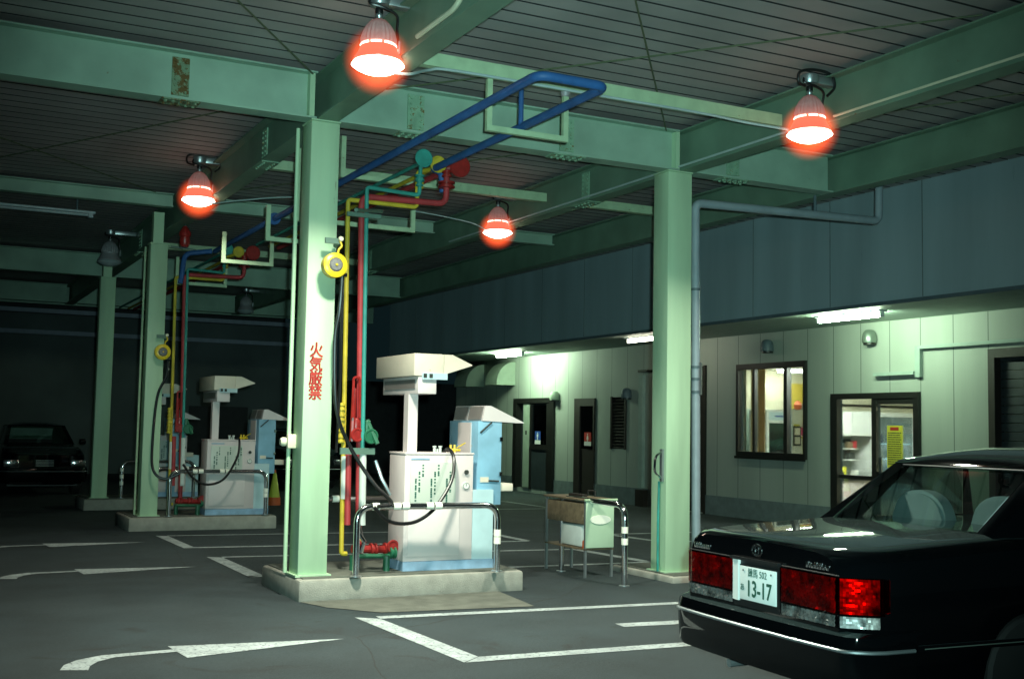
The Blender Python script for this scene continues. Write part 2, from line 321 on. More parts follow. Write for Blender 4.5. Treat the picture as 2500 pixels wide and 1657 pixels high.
mark("bay_line_marking", [[(3.12, 13.68), (3.28, 13.57), (3.29, 11.88), (3.12, 11.76)], [(3.28, 13.66), (7.74, 13.2), (7.74, 13.1), (3.28, 13.57)], [(3.12, 11.86), (3.12, 11.76), (7.85, 11.55), (7.85, 11.65)], ln2((7.74, 13.12), (7.85, 11.66), 0.14)])
mark("bay_line_marking", [[(3.04, 16.42), (3.19, 16.32), (3.21, 14.81), (3.07, 14.7)], [(3.19, 16.41), (7.66, 16.0), (7.66, 15.91), (3.19, 16.32)], [(3.21, 14.80), (3.08, 14.7), (7.66, 14.24), (7.66, 14.33)], ln2((7.66, 15.9), (7.66, 14.34), 0.13)])
mark("bay_line_marking", [ln2((9.3, 14.9), (9.46, 13.6), 0.13), ln2((9.36, 14.87), (12.4, 14.7), 0.1), ln2((9.5, 13.6), (12.4, 13.4), 0.1)])
mark("bay_line_marking", [ln2((10.2, 22.6), (11.27, 22.1), 0.09), ln2((11.27, 22.1), (11.28, 20.0), 0.1), ln2((9.0, 20.1), (11.2, 19.95), 0.09)])
def arrow(dx, dy):
    up = [(0.90, 7.80), (0.94, 7.95), (1.03, 8.08), (1.2, 8.19), (1.68, 8.225)]; lo = [(1.06, 7.735), (1.085, 7.86), (1.15, 7.99), (1.27, 8.09), (1.68, 8.135)]
    qs = [[up[i], up[i+1], lo[i+1], lo[i]] for i in range(4)] + [[(1.66, 8.35), (2.88, 8.18), (1.70, 7.90)]]
    mark("arrow_marking", [[(x+dx, y+dy) for x, y in q] for q in qs])
arrow(0, 0); arrow(-0.07, 4.62); arrow(-0.12, 7.40)
b = MB(); b.face([(x, y, 0.005) for x, y in ((3.10, 9.99), (3.22, 9.62), (3.56, 9.2), (4.93, 9.06), (5.05, 10.0))]); struct(b.build("concrete_patch", "sandy concrete"))

# concrete islands
def island(x0, x1, y0, y1, h, label):
    t = thing("pump_island", label, "pump island", (x0, y0, 0), "concrete pump islands")
    MB().box(x0, x1, y0, y1, -0.05, h-0.012, 0.03).build("kerb_body", "concrete", t)
    MB().box(x0+0.05, x1-0.05, y0+0.05, y1-0.05, h-0.05, h, 0.004).build("top_slab", "sandy concrete", t)
    return t
island(3.09, 5.32, 10.0, 11.22, 0.2, "nearest concrete island carrying the red lettered green column")
island(2.80, 4.93, 17.15, 18.35, 0.2, "middle concrete island with the traffic cone just beyond it")
island(2.72, 4.88, 21.35, 22.5, 0.2, "farthest dark concrete island at the back of the forecourt")
island(7.0, 9.6, 9.92, 11.1, 0.075, "low worn kerb under the column with the drain pipe")

# ------------------------------------------------------------------ canopy
cn = thing("canopy", "mint green steel canopy with ribbed brown roof over the forecourt", "canopy", (3.2, 10.2, 0))
ZB, ZT = 4.35, 4.79
def ibeam_x(b, y, x0, x1, z0, z1, w, tf=0.016, tw=0.012):
    b.box(x0, x1, y-w/2, y+w/2, z0, z0+tf); b.box(x0, x1, y-w/2, y+w/2, z1-tf, z1); b.box(x0, x1, y-tw/2, y+tw/2, z0+tf, z1-tf)
def ibeam_y(b, x, y0, y1, z0, z1, w, tf=0.016, tw=0.012):
    b.box(x-w/2, x+w/2, y0, y1, z0, z0+tf); b.box(x-w/2, x+w/2, y0, y1, z1-tf, z1); b.box(x-tw/2, x+tw/2, y0, y1, z0+tf, z1-tf)
# crossing beams stop short of each other
xs = [(-9.0, 3.17), (3.39, 7.22), (7.44, 9.39)]
def splice_x(x, y, w2, mat, parent):   # bolted joint of a beam running along X
    b = MB(); b.box(x-w2, x+w2, y-0.022, y-0.0065, ZB+0.05, ZT-0.05); 
    for i in range(6):
        for sx in (-0.6, 0.6): b.lathe([(0.013, 0), (0.013, -0.014)], (x+sx*w2, y-0.022, ZB+0.08+i*0.055), 'y', 6)
    b.box(x-w2*2.2, x+w2*2.2, y-0.095, y+0.095, ZB-0.012, ZB-0.001)
    for i in range(5):
        for sy in (-0.06, -0.03, 0.04): b.lathe([(0.014, 0), (0.014, -0.018)], (x+(i-2)*w2*0.85, y+sy, ZB-0.012), 'z', 6)
    return b.build("splice_plate", mat, parent)
for (a, c) in xs:
    b = MB(); ibeam_x(b, 10.26, a, c, ZB, ZT, 0.2); bo = b.build("beam", "beam paint", cn)
    if a < 0: splice_x(1.95, 10.26, 0.075, "heavy rust", bo)
    elif a < 5: splice_x(4.18, 10.26, 0.085, "rusty beam paint", bo); splice_x(5.86, 10.26, 0.085, "rusty beam paint", bo)
    else: splice_x(8.0, 10.26, 0.085, "rusty beam paint", bo)
    b = MB(); ibeam_x(b, 16.85, a, c, 4.60, 4.79, 0.16); b.build("beam", "beam paint", cn)
    b = MB(); ibeam_x(b, 23.7, a, c, ZB, ZT, 0.2); b.build("beam", "beam paint", cn)
    b = MB(); ibeam_x(b, 29.6, a, c, ZB, ZT, 0.2); b.build("beam", "beam paint", cn)
for x in (3.28, 7.33, 9.5):
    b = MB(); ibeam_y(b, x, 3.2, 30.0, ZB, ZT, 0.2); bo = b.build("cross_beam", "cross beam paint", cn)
    if x < 9:
        for yy in (12.3, 20.0):
            b = MB(); b.box(x-0.02, x-0.0065, yy-0.085, yy+0.085, ZB+0.05, ZT-0.05)
            for i in range(6):
                for sy in (-0.05, 0.05): b.lathe([(0.013, 0), (0.013, -0.014)], (x-0.02, yy+sy, ZB+0.08+i*0.055), 'x', 6)
            b.box(x-0.095, x+0.095, yy-0.2, yy+0.2, ZB-0.012, ZB-0.001)
            for i in range(5):
                for sx in (-0.06, 0.05): b.lathe([(0.014, 0), (0.014, -0.018)], (x+sx, yy+(i-2)*0.075, ZB-0.012), 'z', 6)
            b.build("splice_plate", "rusty beam paint", bo)
MB().box(3.39, 7.22, 8.50, 8.58, 4.46, 4.57).build("purlin", "pale green paint", cn)
MB().box(3.39, 7.22, 13.12, 13.22, 4.50, 4.61).build("purlin", "pale green paint", cn)
MB().box(3.39, 7.22, 20.3, 20.4, 4.50, 4.61).build("purlin", "pale green paint", cn)
MB().box(7.44, 9.39, 13.12, 13.22, 4.50, 4.61).build("purlin", "pale green paint", cn)
# ribbed roof sheet: pans with a narrow groove every 0.205 m, running along X
b = MB(); y = 1.0; prof = []
while y < 30.6:
    prof += [(y, 4.85), (y+0.206, 4.85), (y+0.207, 4.90), (y+0.234, 4.90)]; y += 0.235
b.grid([[(-10, py, pz) for py, pz in prof], [(11.48, py, pz) for py, pz in prof]]); dk = b.build("roof_deck", "deck brown", cn, ang=10); dk.data.materials.append(M["groove dark"])
for i, p in enumerate(dk.data.polygons): p.material_index = 0 if i % 4 == 0 else 1
MB().box(-10.05, 11.48, 0.9, 30.7, 4.93, 5.05).build("roof_slab", "groove dark", cn)
for x in (-10, ): MB().box(-10.12, -10.06, 0.9, 30.7, 4.3, 5.1).build("fascia_board", "beam paint", cn)
MB().box(-10.0, 11.4, 30.71, 30.8, 4.4, 5.1).build("fascia_board", "beam paint", cn)
def column(x0, x1, y0, y1, z0, z1, stubtop):
    b = MB(); b.box(x0, x1, y0, y1, z0, z1, 0.012); c = b.build("column", "mint paint", cn)
    cx, cy = (x0+x1)/2, (y0+y1)/2
    MB().box(x0-0.006, x1+0.006, y0-0.006, y1+0.006, z1+0.0005, z1+0.014).build("cap_plate", "mint paint", c)
    if stubtop: MB().box(cx-0.085, cx+0.06, y0+0.05, y1-0.05, z1+0.0145, stubtop).build("stub_post", "mint paint", c)
    MB().box(x0-0.03, x1+0.03, y0-0.03, y1+0.03, z0-0.005, z0+0.012).build("base_plate", "mint paint", c)
    return c
col1 = column(3.127, 3.40, 10.17, 10.45, 0.2, 4.334, None)
column(7.09, 7.40, 10.18, 10.46, 0.075, 4.334, None)
column(2.965, 3.21, 17.27, 17.53, 0.2, 4.13, 4.6)
column(2.86, 3.12, 21.5, 21.76, 0.2, 4.08, 4.6)
for (x, y0) in ((3.11, 10.13),): MB().box(3.10, 3.148, 10.17, 10.3, 4.37, 4.77).build("web_stiffener", "mint paint", cn)
MB().box(7.18, 7.225, 10.17, 10.3, 4.37, 4.77).build("web_stiffener", "mint paint", cn)
for i, ch in enumerate("火気厳禁"):
    lettering("lettering", ch, 0.145, "red print", col1, face_my(3.237, 10.1685, 2.215-i*0.128), 0.0015, sx=0.9, bold=0.004)
for p, q in (((0.6, 6.7, 4.80), (3.1, 10.1, 4.74)), ((0.0, 17.1, 4.78), (3.1, 11.35, 4.80)), ((4.3, 6.7, 4.80), (7.0, 10.1, 4.74)), ((3.6, 10.6, 4.75), (7.2, 6.15, 4.80)), ((7.5, 10.1, 4.74), (9.3, 7.2, 4.8)), ((3.5, 16.6, 4.78), (7.1, 10.6, 4.78)), ((-3, 10.4, 4.77), (2.9, 16.7, 4.77))):
    MB().tube([p, q], 0.008, 6).build("brace_rod", "brace olive", cn)

# ------------------------------------------------------------------ canopy lamps
m = pm("lamp dome lit", (0.36, 0.30, 0.31), 0.45, var=0.15, scale=30); m.node_tree.nodes["Principled BSDF"].inputs["Emission Color"].default_value = (1, 0.22, 0.17, 1); m.node_tree.nodes["Principled BSDF"].inputs["Emission Strength"].default_value = 0.10; m.cycles.emission_sampling = 'NONE'  # faint red emission carries the halo up onto the dome
def make_lamp(x, y, label, lit=1.0, z=4.22):
    t = thing("canopy_lamp", label, "lamp", (x, y, z), "bell lamps hanging under the canopy")
    f = 0.0
    MB().lathe([(0.0, -0.072), (0.06, -0.064), (0.12, -0.045), (0.17, -0.020), (0.203, 0.004), (0.185, 0.026), (0.15, 0.044), (0.0, 0.046)], (x, y, z), 'z', 32).build("lens", "lamp white" if lit else "unlit tube", t)
    MB().lathe([(0.19, 0.028), (0.193, 0.036), (0.18, 0.06), (0.155, 0.10), (0.140, 0.142), (0.128, 0.142), (0.15, 0.09), (0.16, 0.05)], (x, y, z), 'z', 32).build("reflector", "lamp red glow" if lit else "lamp alloy", t)
    MB().lathe([(0.139, 0.168), (0.141, 0.20), (0.125, 0.26), (0.098, 0.31), (0.062, 0.35), (0.028, 0.366), (0.0, 0.368)], (x, y, z), 'z', 48, ribs=0.06).build("ribbed_dome", "lamp dome lit" if lit else "lamp alloy", t)
    if lit:
        b = MB()
        for k in range(8):
            a0 = k*math.pi/4; n = 5
            pts = [(x+0.133*math.cos(a0+q*0.62/n), y+0.133*math.sin(a0+q*0.62/n), z+0.155) for q in range(n+1)]
            b.tube(pts, 0.009, 6)
        b.build("light_slot", "lamp slot", t)
    else: MB().lathe([(0.134, 0.14), (0.134, 0.17)], (x, y, z), 'z', 24).build("slot_ring", "lamp alloy", t)
    MB().lathe([(0.0, 0.36), (0.024, 0.372), (0.03, 0.39), (0.024, 0.408), (0.0, 0.41)], (x, y, z), 'z', 14).build("neck_ball", "galvanised", t)
    MB().lathe([(0.028, 0.405), (0.032, 0.42), (0.03, 0.45), (0.022, 0.455)], (x, y, z), 'z', 12).build("rubber_joint", "rubber", t)
    MB().lathe([(0.03, 0.452), (0.075, 0.472), (0.085, 0.50), (0.085, 0.545), (0.06, 0.56), (0.03, 0.562)], (x, y, z), 'z', 16).build("mount_cap", "galvanised", t)
    MB().box(x+0.05, (3.272 if x < 5 else 7.322)-0.001, y-0.045, y+0.045, z+0.475, z+0.55, 0.012).build("bracket_arm", "galvanised", t)
    MB().tube(spline([(x-0.05, y, z+0.55), (x-0.09, y-0.03, z+0.47), (x+0.02, y-0.06, z+0.44), (x+0.13, y-0.04, z+0.40), (x+0.15, y, z+0.30), (x+0.17, y, z+0.16)]), 0.011, 7).build("power_cable", "rubber", t)
    MB().tube([(x+0.17, y, z+0.22), (x+0.172, y, z+0.12)], 0.016, 8).build("cable_gland", "galvanised", t)
    if lit:
        b = MB(); bmesh.ops.create_icosphere(b.bm, subdivisions=4, radius=0.295, matrix=Matrix.Translation((x, y, z+0.04))); b.build("halo", "red halo", t)  # halation glow added around the lamp as an emitting volume
        al = bpy.data.lights.new("lamp_light", 'AREA'); al.shape = 'DISK'; al.size = 0.36; al.energy = LAMP_W*lit; al.color = (0.96, 1.0, 0.82); al.spread = math.radians(135)
        lo = bpy.data.objects.new("lamp_light", al); COL.objects.link(lo); lo.parent = t; lo.location = (0, 0, -0.078)
    return t
make_lamp(3.03, 8.215, "lit bell lamp with red halo in front of the lettered column, nearest of all", 1.5, 4.285)
make_lamp(3.03, 14.47, "lit bell lamp with red halo behind and left of the lettered column", 0.22, 4.285)
make_lamp(7.05, 7.93, "lit bell lamp with red halo above the drain pipe column on the right", 0.8)
make_lamp(7.05, 14.2, "lit bell lamp with red halo in front of the blue fascia, above the dispenser", 0.25)
make_lamp(2.85, 20.5, "unlit grey bell lamp in the dark at the left", lit=0)
make_lamp(7.0, 27.6, "unlit small bell lamp farthest back under the canopy", lit=0)
for (lx, ly, lz, lab) in ((7.05, 7.93, 4.22, "black cable loop round the arm of the right lamp"), (3.03, 14.47, 4.285, "black cable looping to the lamp left of the lettered column")):
    single("cable_loop", MB().tube(spline([(lx-0.07, ly-0.02, lz+0.44), (lx-0.16, ly-0.04, lz+0.46), (lx-0.15, ly-0.05, lz+0.55), (lx+0.02, ly-0.06, lz+0.59), (lx+0.2, ly-0.06, lz+0.57), (lx+0.25, ly-0.05, lz+0.47), (lx+0.18, ly-0.03, lz+0.38)]), 0.013, 7), "rubber", lab, "cable", "cable loops on the lamp arms")
# twin tube fitting, switched off
t = thing("twin_tube_fitting", "unlit twin fluorescent fitting hanging at the far left", "light fitting", (1.4, 16.97, 4.4))
MB().box(0.62, 2.14, 16.93, 17.01, 4.42, 4.45).build("housing", "unlit tube", t)
for dy in (-0.03, 0.03): MB().tube([(0.66, 16.97+dy, 4.40), (2.10, 16.97+dy, 4.40)], 0.014, 8).build("tube", "unlit tube", t)
for xx in (0.66, 2.08): MB().box(xx-0.03, xx+0.03, 16.91, 17.03, 4.36, 4.42).build("end_cap", "pipe grey", t)
for xx in (0.9, 1.9): MB().tube([(xx, 16.97, 4.45), (xx, 16.97, 4.6)], 0.012, 6).build("drop_rod", "dark pipe", t)
# cables and conduits on the steelwork
def cable(name, pts, r, mat, label, cat="cable", rad=None, group=None):
    return single(name, MB().tube(fillet(pts, rad) if rad else spline(pts), r, 8), mat, label, cat, group)
cable("cable", [(3.2, 8.27, 4.27), (3.32, 8.25, 4.28), (3.55, 8.45, 4.40), (3.8, 8.47, 4.44), (5.0, 8.47, 4.44), (6.2, 8.47, 4.44), (6.7, 8.4, 4.40), (6.95, 8.1, 4.30)], 0.012, "cable grey", "pale cable slung between the nearest lamp and the right lamp")
cable("cable", [(3.12, 14.1, 4.2), (3.5, 14.2, 4.3), (4.3, 14.3, 4.44), (5.5, 14.3, 4.44), (6.6, 14.3, 4.36), (6.9, 14.2, 4.24)], 0.009, "cable grey", "thin pale cable running to the lamp in front of the blue fascia")
cable("conduit", [(3.16, 7.75, 4.40), (3.16, 7.05, 4.40), (3.16, 6.85, 4.55), (3.16, 6.8, 4.80)], 0.02, "conduit cream", "cream conduit bent up the beam beside the nearest lamp", "conduit", 0.12)
cable("conduit", [(7.215, 8.1, 4.39), (7.215, 16.2, 4.39)], 0.012, "cable grey", "pale conduit along the beam from the right lamp to the fascia lamp", "conduit", 0.1)
cable("conduit", [(7.215, 3.4, 4.39), (7.215, 7.8, 4.39)], 0.012, "conduit cream", "conduit on the beam edge right of the right lamp", "conduit", 0.1)
cable("conduit", [(3.075, 10.42, 4.3), (3.085, 10.42, 0.21)], 0.019, "mint paint", "pale green conduit down the left edge of the lettered column", "conduit", 0.1)
cable("conduit", [(2.93, 17.5, 4.1), (2.93, 17.5, 0.21)], 0.016, "pale green paint", "thin conduit down the middle island column", "conduit", 0.1)
t = thing("junction_box", "cream junction fitting halfway down the conduit on the lettered column", "junction box", (3.07, 10.38, 1.39))
MB().box(3.05, 3.135, 10.34, 10.40, 1.33, 1.46, 0.012).build("body", "cream ball", t); MB().lathe([(0.04, 0), (0.042, -0.03), (0.03, -0.05)], (3.035, 10.36, 1.39), 'x', 12).build("cover", "cream ball", t)

# ------------------------------------------------------------------ pipework above island 1
def wheel(b, c, r, axis='y', spokes=4, th=0.013):
    n = 20; c = Vector(c); pts = []
    for k in range(n+1):
        a = 2*math.pi*k/n; d = (math.cos(a)*r, math.sin(a)*r)
        pts.append(c + (Vector((d[0], 0, d[1])) if axis == 'y' else Vector((0, d[0], d[1])) if axis == 'x' else Vector((d[0], d[1], 0))))
    b.tube(pts, th, 7)
    b.lathe([(r*0.98, -0.006), (r*0.98, 0.004)], c, axis, 20)
    return b
def flange(b, c, r, axis): b.lathe([(r, -0.03), (r, -0.012), (r*0.7, -0.01), (r*0.7, 0.01), (r, 0.012), (r, 0.03)], c, axis, 14)
def pipework(dx, dy, labels, far, zlow=0.2):
    P3 = lambda x, y, z: (x+dx, y+dy, z)
    y = 10.5
    # yellow
    t = thing("yellow_pipe", labels[0], "pipe", P3(3.63, y, zlow), "coloured gas pipes at the islands")
    MB().tube(fillet([P3(3.70, y, 0.35), P3(3.645, y, 0.35), P3(3.61, y, 3.70), P3(4.32, y, 3.70), P3(4.32, y, 4.05), P3(4.50, y+0.1, 4.12), P3(4.53, y+0.4, 4.13), P3(4.53, far, 4.13)], 0.04), 0.022, 10).build("pipe_run", "pipe yellow", t)
    b = MB(); wheel(b, P3(4.53, y-0.02, 4.15), 0.075); b.build("valve_wheel", "pipe yellow", t)
    b = MB(); b.tube([P3(4.53, y, 4.15), P3(4.53, y+0.4, 4.13)], 0.022, 8); flange(b, P3(4.34, y, 3.92), 0.045, 'z'); b.build("valve_body", "pipe yellow", t)
    MB().tube([P3(3.652, y, 0.86), P3(3.648, y, 1.26)], 0.034, 10).build("lagging", "lagging white", t)
    b = MB(); 
    for q in range(4): flange(b, P3(3.60, y-0.02, 1.42+q*0.1), 0.035, 'z')
    b.tube([P3(3.60, y-0.02, 1.38), P3(3.60, y-0.02, 1.76)], 0.024, 8); b.build("lower_valve", "pipe yellow", t)
    # red
    t = thing("red_pipe", labels[1], "pipe", P3(3.77, y-0.03, zlow), "coloured gas pipes at the islands")
    MB().tube(fillet([P3(3.80, y-0.03, 0.40), P3(3.735, y-0.03, 3.74), P3(4.62, y-0.03, 3.76), P3(4.62, y-0.03, 4.10), P3(4.66, y+0.25, 4.12), P3(4.66, far, 4.12)], 0.09), 0.031, 12).build("pipe_run", "pipe red", t)
    b = MB(); wheel(b, P3(4.73, y-0.10, 4.14), 0.10); b.build("valve_wheel", "valve red", t)
    b = MB(); flange(b, P3(4.62, y-0.03, 3.95), 0.085, 'z'); flange(b, P3(4.62, y-0.03, 4.06), 0.05, 'z'); b.tube([P3(4.62, y-0.03, 4.12), P3(4.72, y-0.08, 4.14)], 0.03, 8); b.build("valve_body", "valve red", t)
    MB().tube([P3(3.685, y-0.03, 0.62), P3(3.675, y-0.03, 1.34)], 0.03, 10).build("side_pipe", "pipe red", t)
    b = MB(); b.box(3.715+dx, 3.775+dx, y-0.08+dy, y-0.01+dy, 1.46, 1.62, 0.02); wheel(b, P3(3.735, y-0.1, 1.46), 0.055); b.tube([P3(3.70, y-0.05, 1.4), P3(3.71, y-0.05, 1.9)], 0.024, 8); b.tube(fillet([P3(3.69, y-0.08, 1.62), P3(3.69, y-0.08, 2.0), P3(3.75, y-0.08, 2.0), P3(3.76, y-0.08, 1.62)], 0.025), 0.014, 7); b.build("shutoff_valve", "valve red", t)
    b = MB(); b.tube([P3(3.72, y-0.08, 0.40), P3(4.19, y-0.08, 0.38)], 0.036, 10)
    for q in (3.78, 3.93, 4.07, 4.15): flange(b, P3(q, y-0.08, 0.39), 0.06, 'x')
    wheel(b, P3(4.10, y-0.15, 0.42), 0.05); b.build("manifold", "valve red", t)
    # teal
    t = thing("teal_pipe", labels[2], "pipe", P3(3.80, y-0.1, zlow), "coloured gas pipes at the islands")
    MB().tube(fillet([P3(3.79, y-0.1, 1.28), P3(3.76, y-0.1, 3.82), P3(4.30, y-0.1, 3.80), P3(4.31, y-0.1, 4.12), P3(4.34, y+0.1, 4.14), P3(4.34, far, 4.14)], 0.035), 0.020, 10).build("pipe_run", "pipe teal", t)
    b = MB(); wheel(b, P3(4.32, y-0.15, 4.16), 0.08); b.build("valve_wheel", "pipe teal", t)
    b = MB(); flange(b, P3(4.30, y-0.1, 3.97), 0.05, 'z'); flange(b, P3(4.30, y-0.1, 3.92), 0.035, 'z'); b.build("valve_body", "pipe teal", t)
    MB().tube([P3(3.805, y-0.1, 0.62), P3(3.795, y-0.1, 1.32)], 0.033, 10).build("lagging", "lagging white", t)
    b = MB(); b.box(3.80+dx, 3.85+dx, y-0.15+dy, y-0.08+dy, 1.47, 1.60, 0.015); wheel(b, P3(3.845, y-0.17, 1.45), 0.06); b.tube([P3(3.82, y-0.12, 1.6), P3(3.9, y-0.2, 1.38)], 0.022, 8); b.build("shutoff_valve", "valve green", t)
    b = MB(); b.tube([P3(4.02, y-0.2, 0.2), P3(4.02, y-0.2, 0.34)], 0.032, 10); b.tube([P3(3.74, y-0.05, 0.2), P3(3.74, y-0.05, 0.34)], 0.028, 10); b.tube([P3(3.72, y-0.14, 0.34), P3(4.1, y-0.14, 0.33)], 0.022, 8); flange(b, P3(4.1, y-0.14, 0.36), 0.055, 'x'); b.build("support_stand", "valve green", t)
pipework(0, 0, ("yellow gas pipe rising beside the lettered column", "thick red gas pipe rising between the yellow and teal pipes", "thin teal gas pipe right of the thick red pipe"), 16.6)
pipework(-0.22, 7.06, ("yellow gas pipe beside the middle island column", "red gas pipe beside the middle island column", "teal gas pipe beside the middle island column"), 20.6)
# clamp across the three risers
single("pipe_clamp", MB().box(3.56, 3.90, 10.36, 10.39, 3.52, 3.56).box(3.56, 3.90, 10.36, 10.39, 1.28, 1.34), "bracket green", "green clamp bars holding the three near risers together", "bracket")
single("pipe_clamp", MB().tube([(3.50, 9.95, 3.50), (3.95, 10.5, 3.62)], 0.02, 6), "bracket green", "grey green strut crossing the yellow and red risers high up", "bracket")
# blue loop
t = thing("blue_pipe", "big blue overhead pipe bent into a loop behind the nearest lamp", "pipe", (3.9, 7.3, 4.12))
MB().tube(fillet([(3.92, 17.4, 4.11), (3.92, 7.28, 4.11), (4.50, 7.28, 4.11), (4.50, 10.55, 4.11), (4.62, 10.6, 4.11), (4.64, 10.6, 3.9)], 0.10), 0.036, 14).build("pipe_run", "pipe blue", t)
MB().tube([(4.48, 8.62, 4.12), (4.48, 8.62, 4.45)], 0.022, 10).build("drop_post", "pipe blue", t)
b = MB(); flange(b, (3.92, 14.2, 4.11), 0.075, 'y'); b.build("flange", "pipe blue", t)
t = thing("blue_pipe", "dark blue pipe end dropping beside the middle island column", "pipe", (3.6, 17.4, 3.9))
MB().tube(fillet([(3.88, 17.42, 4.11), (3.5, 17.5, 4.05), (3.45, 17.5, 3.6)], 0.1), 0.038, 10).build("pipe_run", "pipe blue", t)
# U hangers
def hanger(x0, x1, y, z0, z1, label, zr=None):
    t = thing("pipe_hanger", label, "hanger", ((x0+x1)/2, y, z0), "U shaped pipe hangers under the roof")
    s = 0.024
    MB().box(x0-s, x0+s, y-0.02, y+0.02, z0+0.024, z1).build("post", "pale green paint", t)
    MB().box(x1-s, x1+s, y-0.02, y+0.02, z0+0.024, zr or z1).build("post", "pale green paint", t)
    MB().box(x0-s, x1+s, y-0.022, y+0.022, z0-0.024, z0+0.0235).build("crossbar", "pale green paint", t)
    return t
h = hanger(4.165, 4.90, 8.6, 4.045, 4.46, "nearest pale green U hanger round the blue loop", 4.42)
b = MB(); b.lathe([(0.0, -0.045), (0.032, -0.032), (0.045, 0.0), (0.032, 0.032), (0.0, 0.045)], (4.90, 8.6, 4.455), 'z', 14); b.build("end_knob", "lamp alloy", h)
hanger(3.55, 4.85, 11.9, 3.72, 4.84, "pale green hanger just behind the coloured valve wheels", 3.95)
hanger(3.49, 4.12, 15.0, 3.64, 4.02, "second pale green U hanger, left of the lettered column")
hanger(3.55, 4.3, 18.3, 3.70, 4.1, "small pale green U hanger beyond the middle column")
hanger(3.355, 3.98, 12.4, 3.56, 3.93, "pale green hanger half hidden behind the lettered column")
single("pipe_bracket", MB().box(3.9, 4.95, 11.6, 11.66, 4.16, 4.205).box(3.9, 3.95, 11.6, 11.66, 4.205, 4.6), "pale green paint", "pale green bar above the coloured pipes behind the valve wheels", "bracket")

# drain pipe at the right column
t = thing("drain_pipe", "grey drain pipe down the right column and along under the beam", "drain pipe", (7.62, 10.36, 0))
MB().tube(fillet([(7.60, 10.34, 0.08), (7.56, 10.34, 4.06), (10.33, 10.4, 4.14), (10.35, 10.4, 4.84)], 0.09), 0.048, 14).build("pipe_run", "pipe grey", t)
for z in (1.98, 2.12, 2.25, 3.1): MB().lathe([(0.055, -0.014), (0.055, 0.014)], (7.60-0.01*z, 10.34, z), 'z', 14).build("collar", "dark pipe", t)
MB().tube([(7.60, 10.34, 1.95), (7.597, 10.34, 2.3)], 0.053, 12).build("sleeve", "galvanised", t)
MB().tube([(9.3, 10.37, 4.15), (9.3, 10.37, 4.34)], 0.018, 8).build("hanger_rod", "dark pipe", t)
# handle plate and thin cable on right column
t = thing("hose_hook", "chrome hook plate on the left edge of the drain pipe column", "hook", (7.11, 10.3, 1.2))
MB().box(7.06, 7.089, 10.22, 10.26, 1.02, 1.36).build("back_plate", "galvanised", t)
MB().tube(fillet([(7.065, 10.235, 1.33), (6.97, 10.21, 1.28), (6.96, 10.21, 1.12), (7.065, 10.235, 1.06)], 0.05), 0.013, 8).build("hook_bar", "chrome", t)
cable("cable", [(7.06, 10.28, 0.08), (7.06, 10.28, 0.6), (7.07, 10.28, 1.02)], 0.013, "pipe teal", "thin green cable down from the chrome hook plate", "cable")

# hose reel on the lettered column
def reel(x, y, z, label):
    t = thing("hose_balancer", label, "hose reel", (x, y, z), "yellow hose reels on columns")
    MB().box(x-0.085, x+0.05, y-0.02, y+0.0, z+0.20, z+0.25).build("bracket", "bracket green", t)
    MB().tube([(x+0.05, y+0.1, z+0.20), (x+0.05, y-0.02, z+0.235)], 0.024, 8).build("bracket_arm", "bracket green", t)
    MB().lathe([(0.0, -0.025), (0.02, -0.02), (0.026, 0.0), (0.02, 0.02), (0.0, 0.025)], (x+0.055, y-0.03, z+0.245), 'y', 12).build("end_ball", "cream ball", t)
    MB().tube(spline([(x+0.05, y-0.03, z+0.225), (x+0.065, y-0.03, z+0.18), (x+0.04, y-0.03, z+0.15), (x+0.03, y-0.03, z+0.105)]), 0.010, 7).build("hook", "reel yellow", t)
    MB().lathe([(0.0, 0.055), (0.085, 0.055), (0.112, 0.04), (0.112, -0.04), (0.085, -0.055), (0.066, -0.056), (0.064, -0.05), (0.0, -0.05)], (x, y-0.03, z), 'y', 28).build("drum", "reel yellow", t)
    MB().lathe([(0.064, -0.052), (0.05, -0.066), (0.0, -0.07)], (x, y-0.03, z), 'y', 24).build("drum_face", "reel grey", t)
    MB().lathe([(0.012, -0.07), (0.010, -0.082), (0.0, -0.083)], (x, y-0.03, z), 'y', 10).build("hub_bolt", "reel yellow", t)
    MB().box(x+0.07, x+0.115, y-0.06, y+0.0, z-0.10, z-0.065).build("outlet", "chrome", t)
reel(3.315, 10.0, 2.98, "yellow round hose reel hanging on the lettered column")
reel(3.17, 17.2, 2.55, "small yellow hose reel hanging on the middle island column")
def hose(pts, r, label): return single("hose", MB().tube(spline(pts), r, 9), "rubber", label, "hose", "black rubber hoses")
hose([(3.395, 9.97, 2.90), (3.39, 9.98, 2.7), (3.385, 10.0, 2.55), (3.37, 10.05, 2.3), (3.42, 10.1, 1.7), (3.58, 10.15, 1.35), (3.80, 10.1, 1.02), (3.90, 9.9, 0.86), (3.75, 9.85, 0.83)], 0.018, "black hose hanging from the near reel down to the chrome rail")
hose([(3.40, 10.02, 2.88), (3.44, 10.08, 2.72), (3.45, 10.12, 2.3), (3.48, 10.2, 1.9), (3.48, 10.25, 1.3)], 0.013, "second thin black hose behind the near reel hose")
hose([(4.60, 10.36, 1.30), (4.61, 10.26, 1.34), (4.62, 10.15, 1.26), (4.57, 10.08, 1.05), (4.40, 10.02, 0.82), (4.22, 9.97, 0.70), (4.05, 9.95, 0.665), (3.88, 9.95, 0.70), (3.75, 9.95, 0.82)], 0.017, "black hose looping from the near dispenser across the rail")
hose([(3.25, 17.12, 2.42), (3.23, 17.12, 2.2), (3.12, 17.15, 1.9), (3.08, 17.15, 1.2), (3.10, 17.1, 0.86), (3.25, 17.05, 0.74), (3.45, 17.0, 0.82)], 0.020, "black hose hanging down the middle island column")
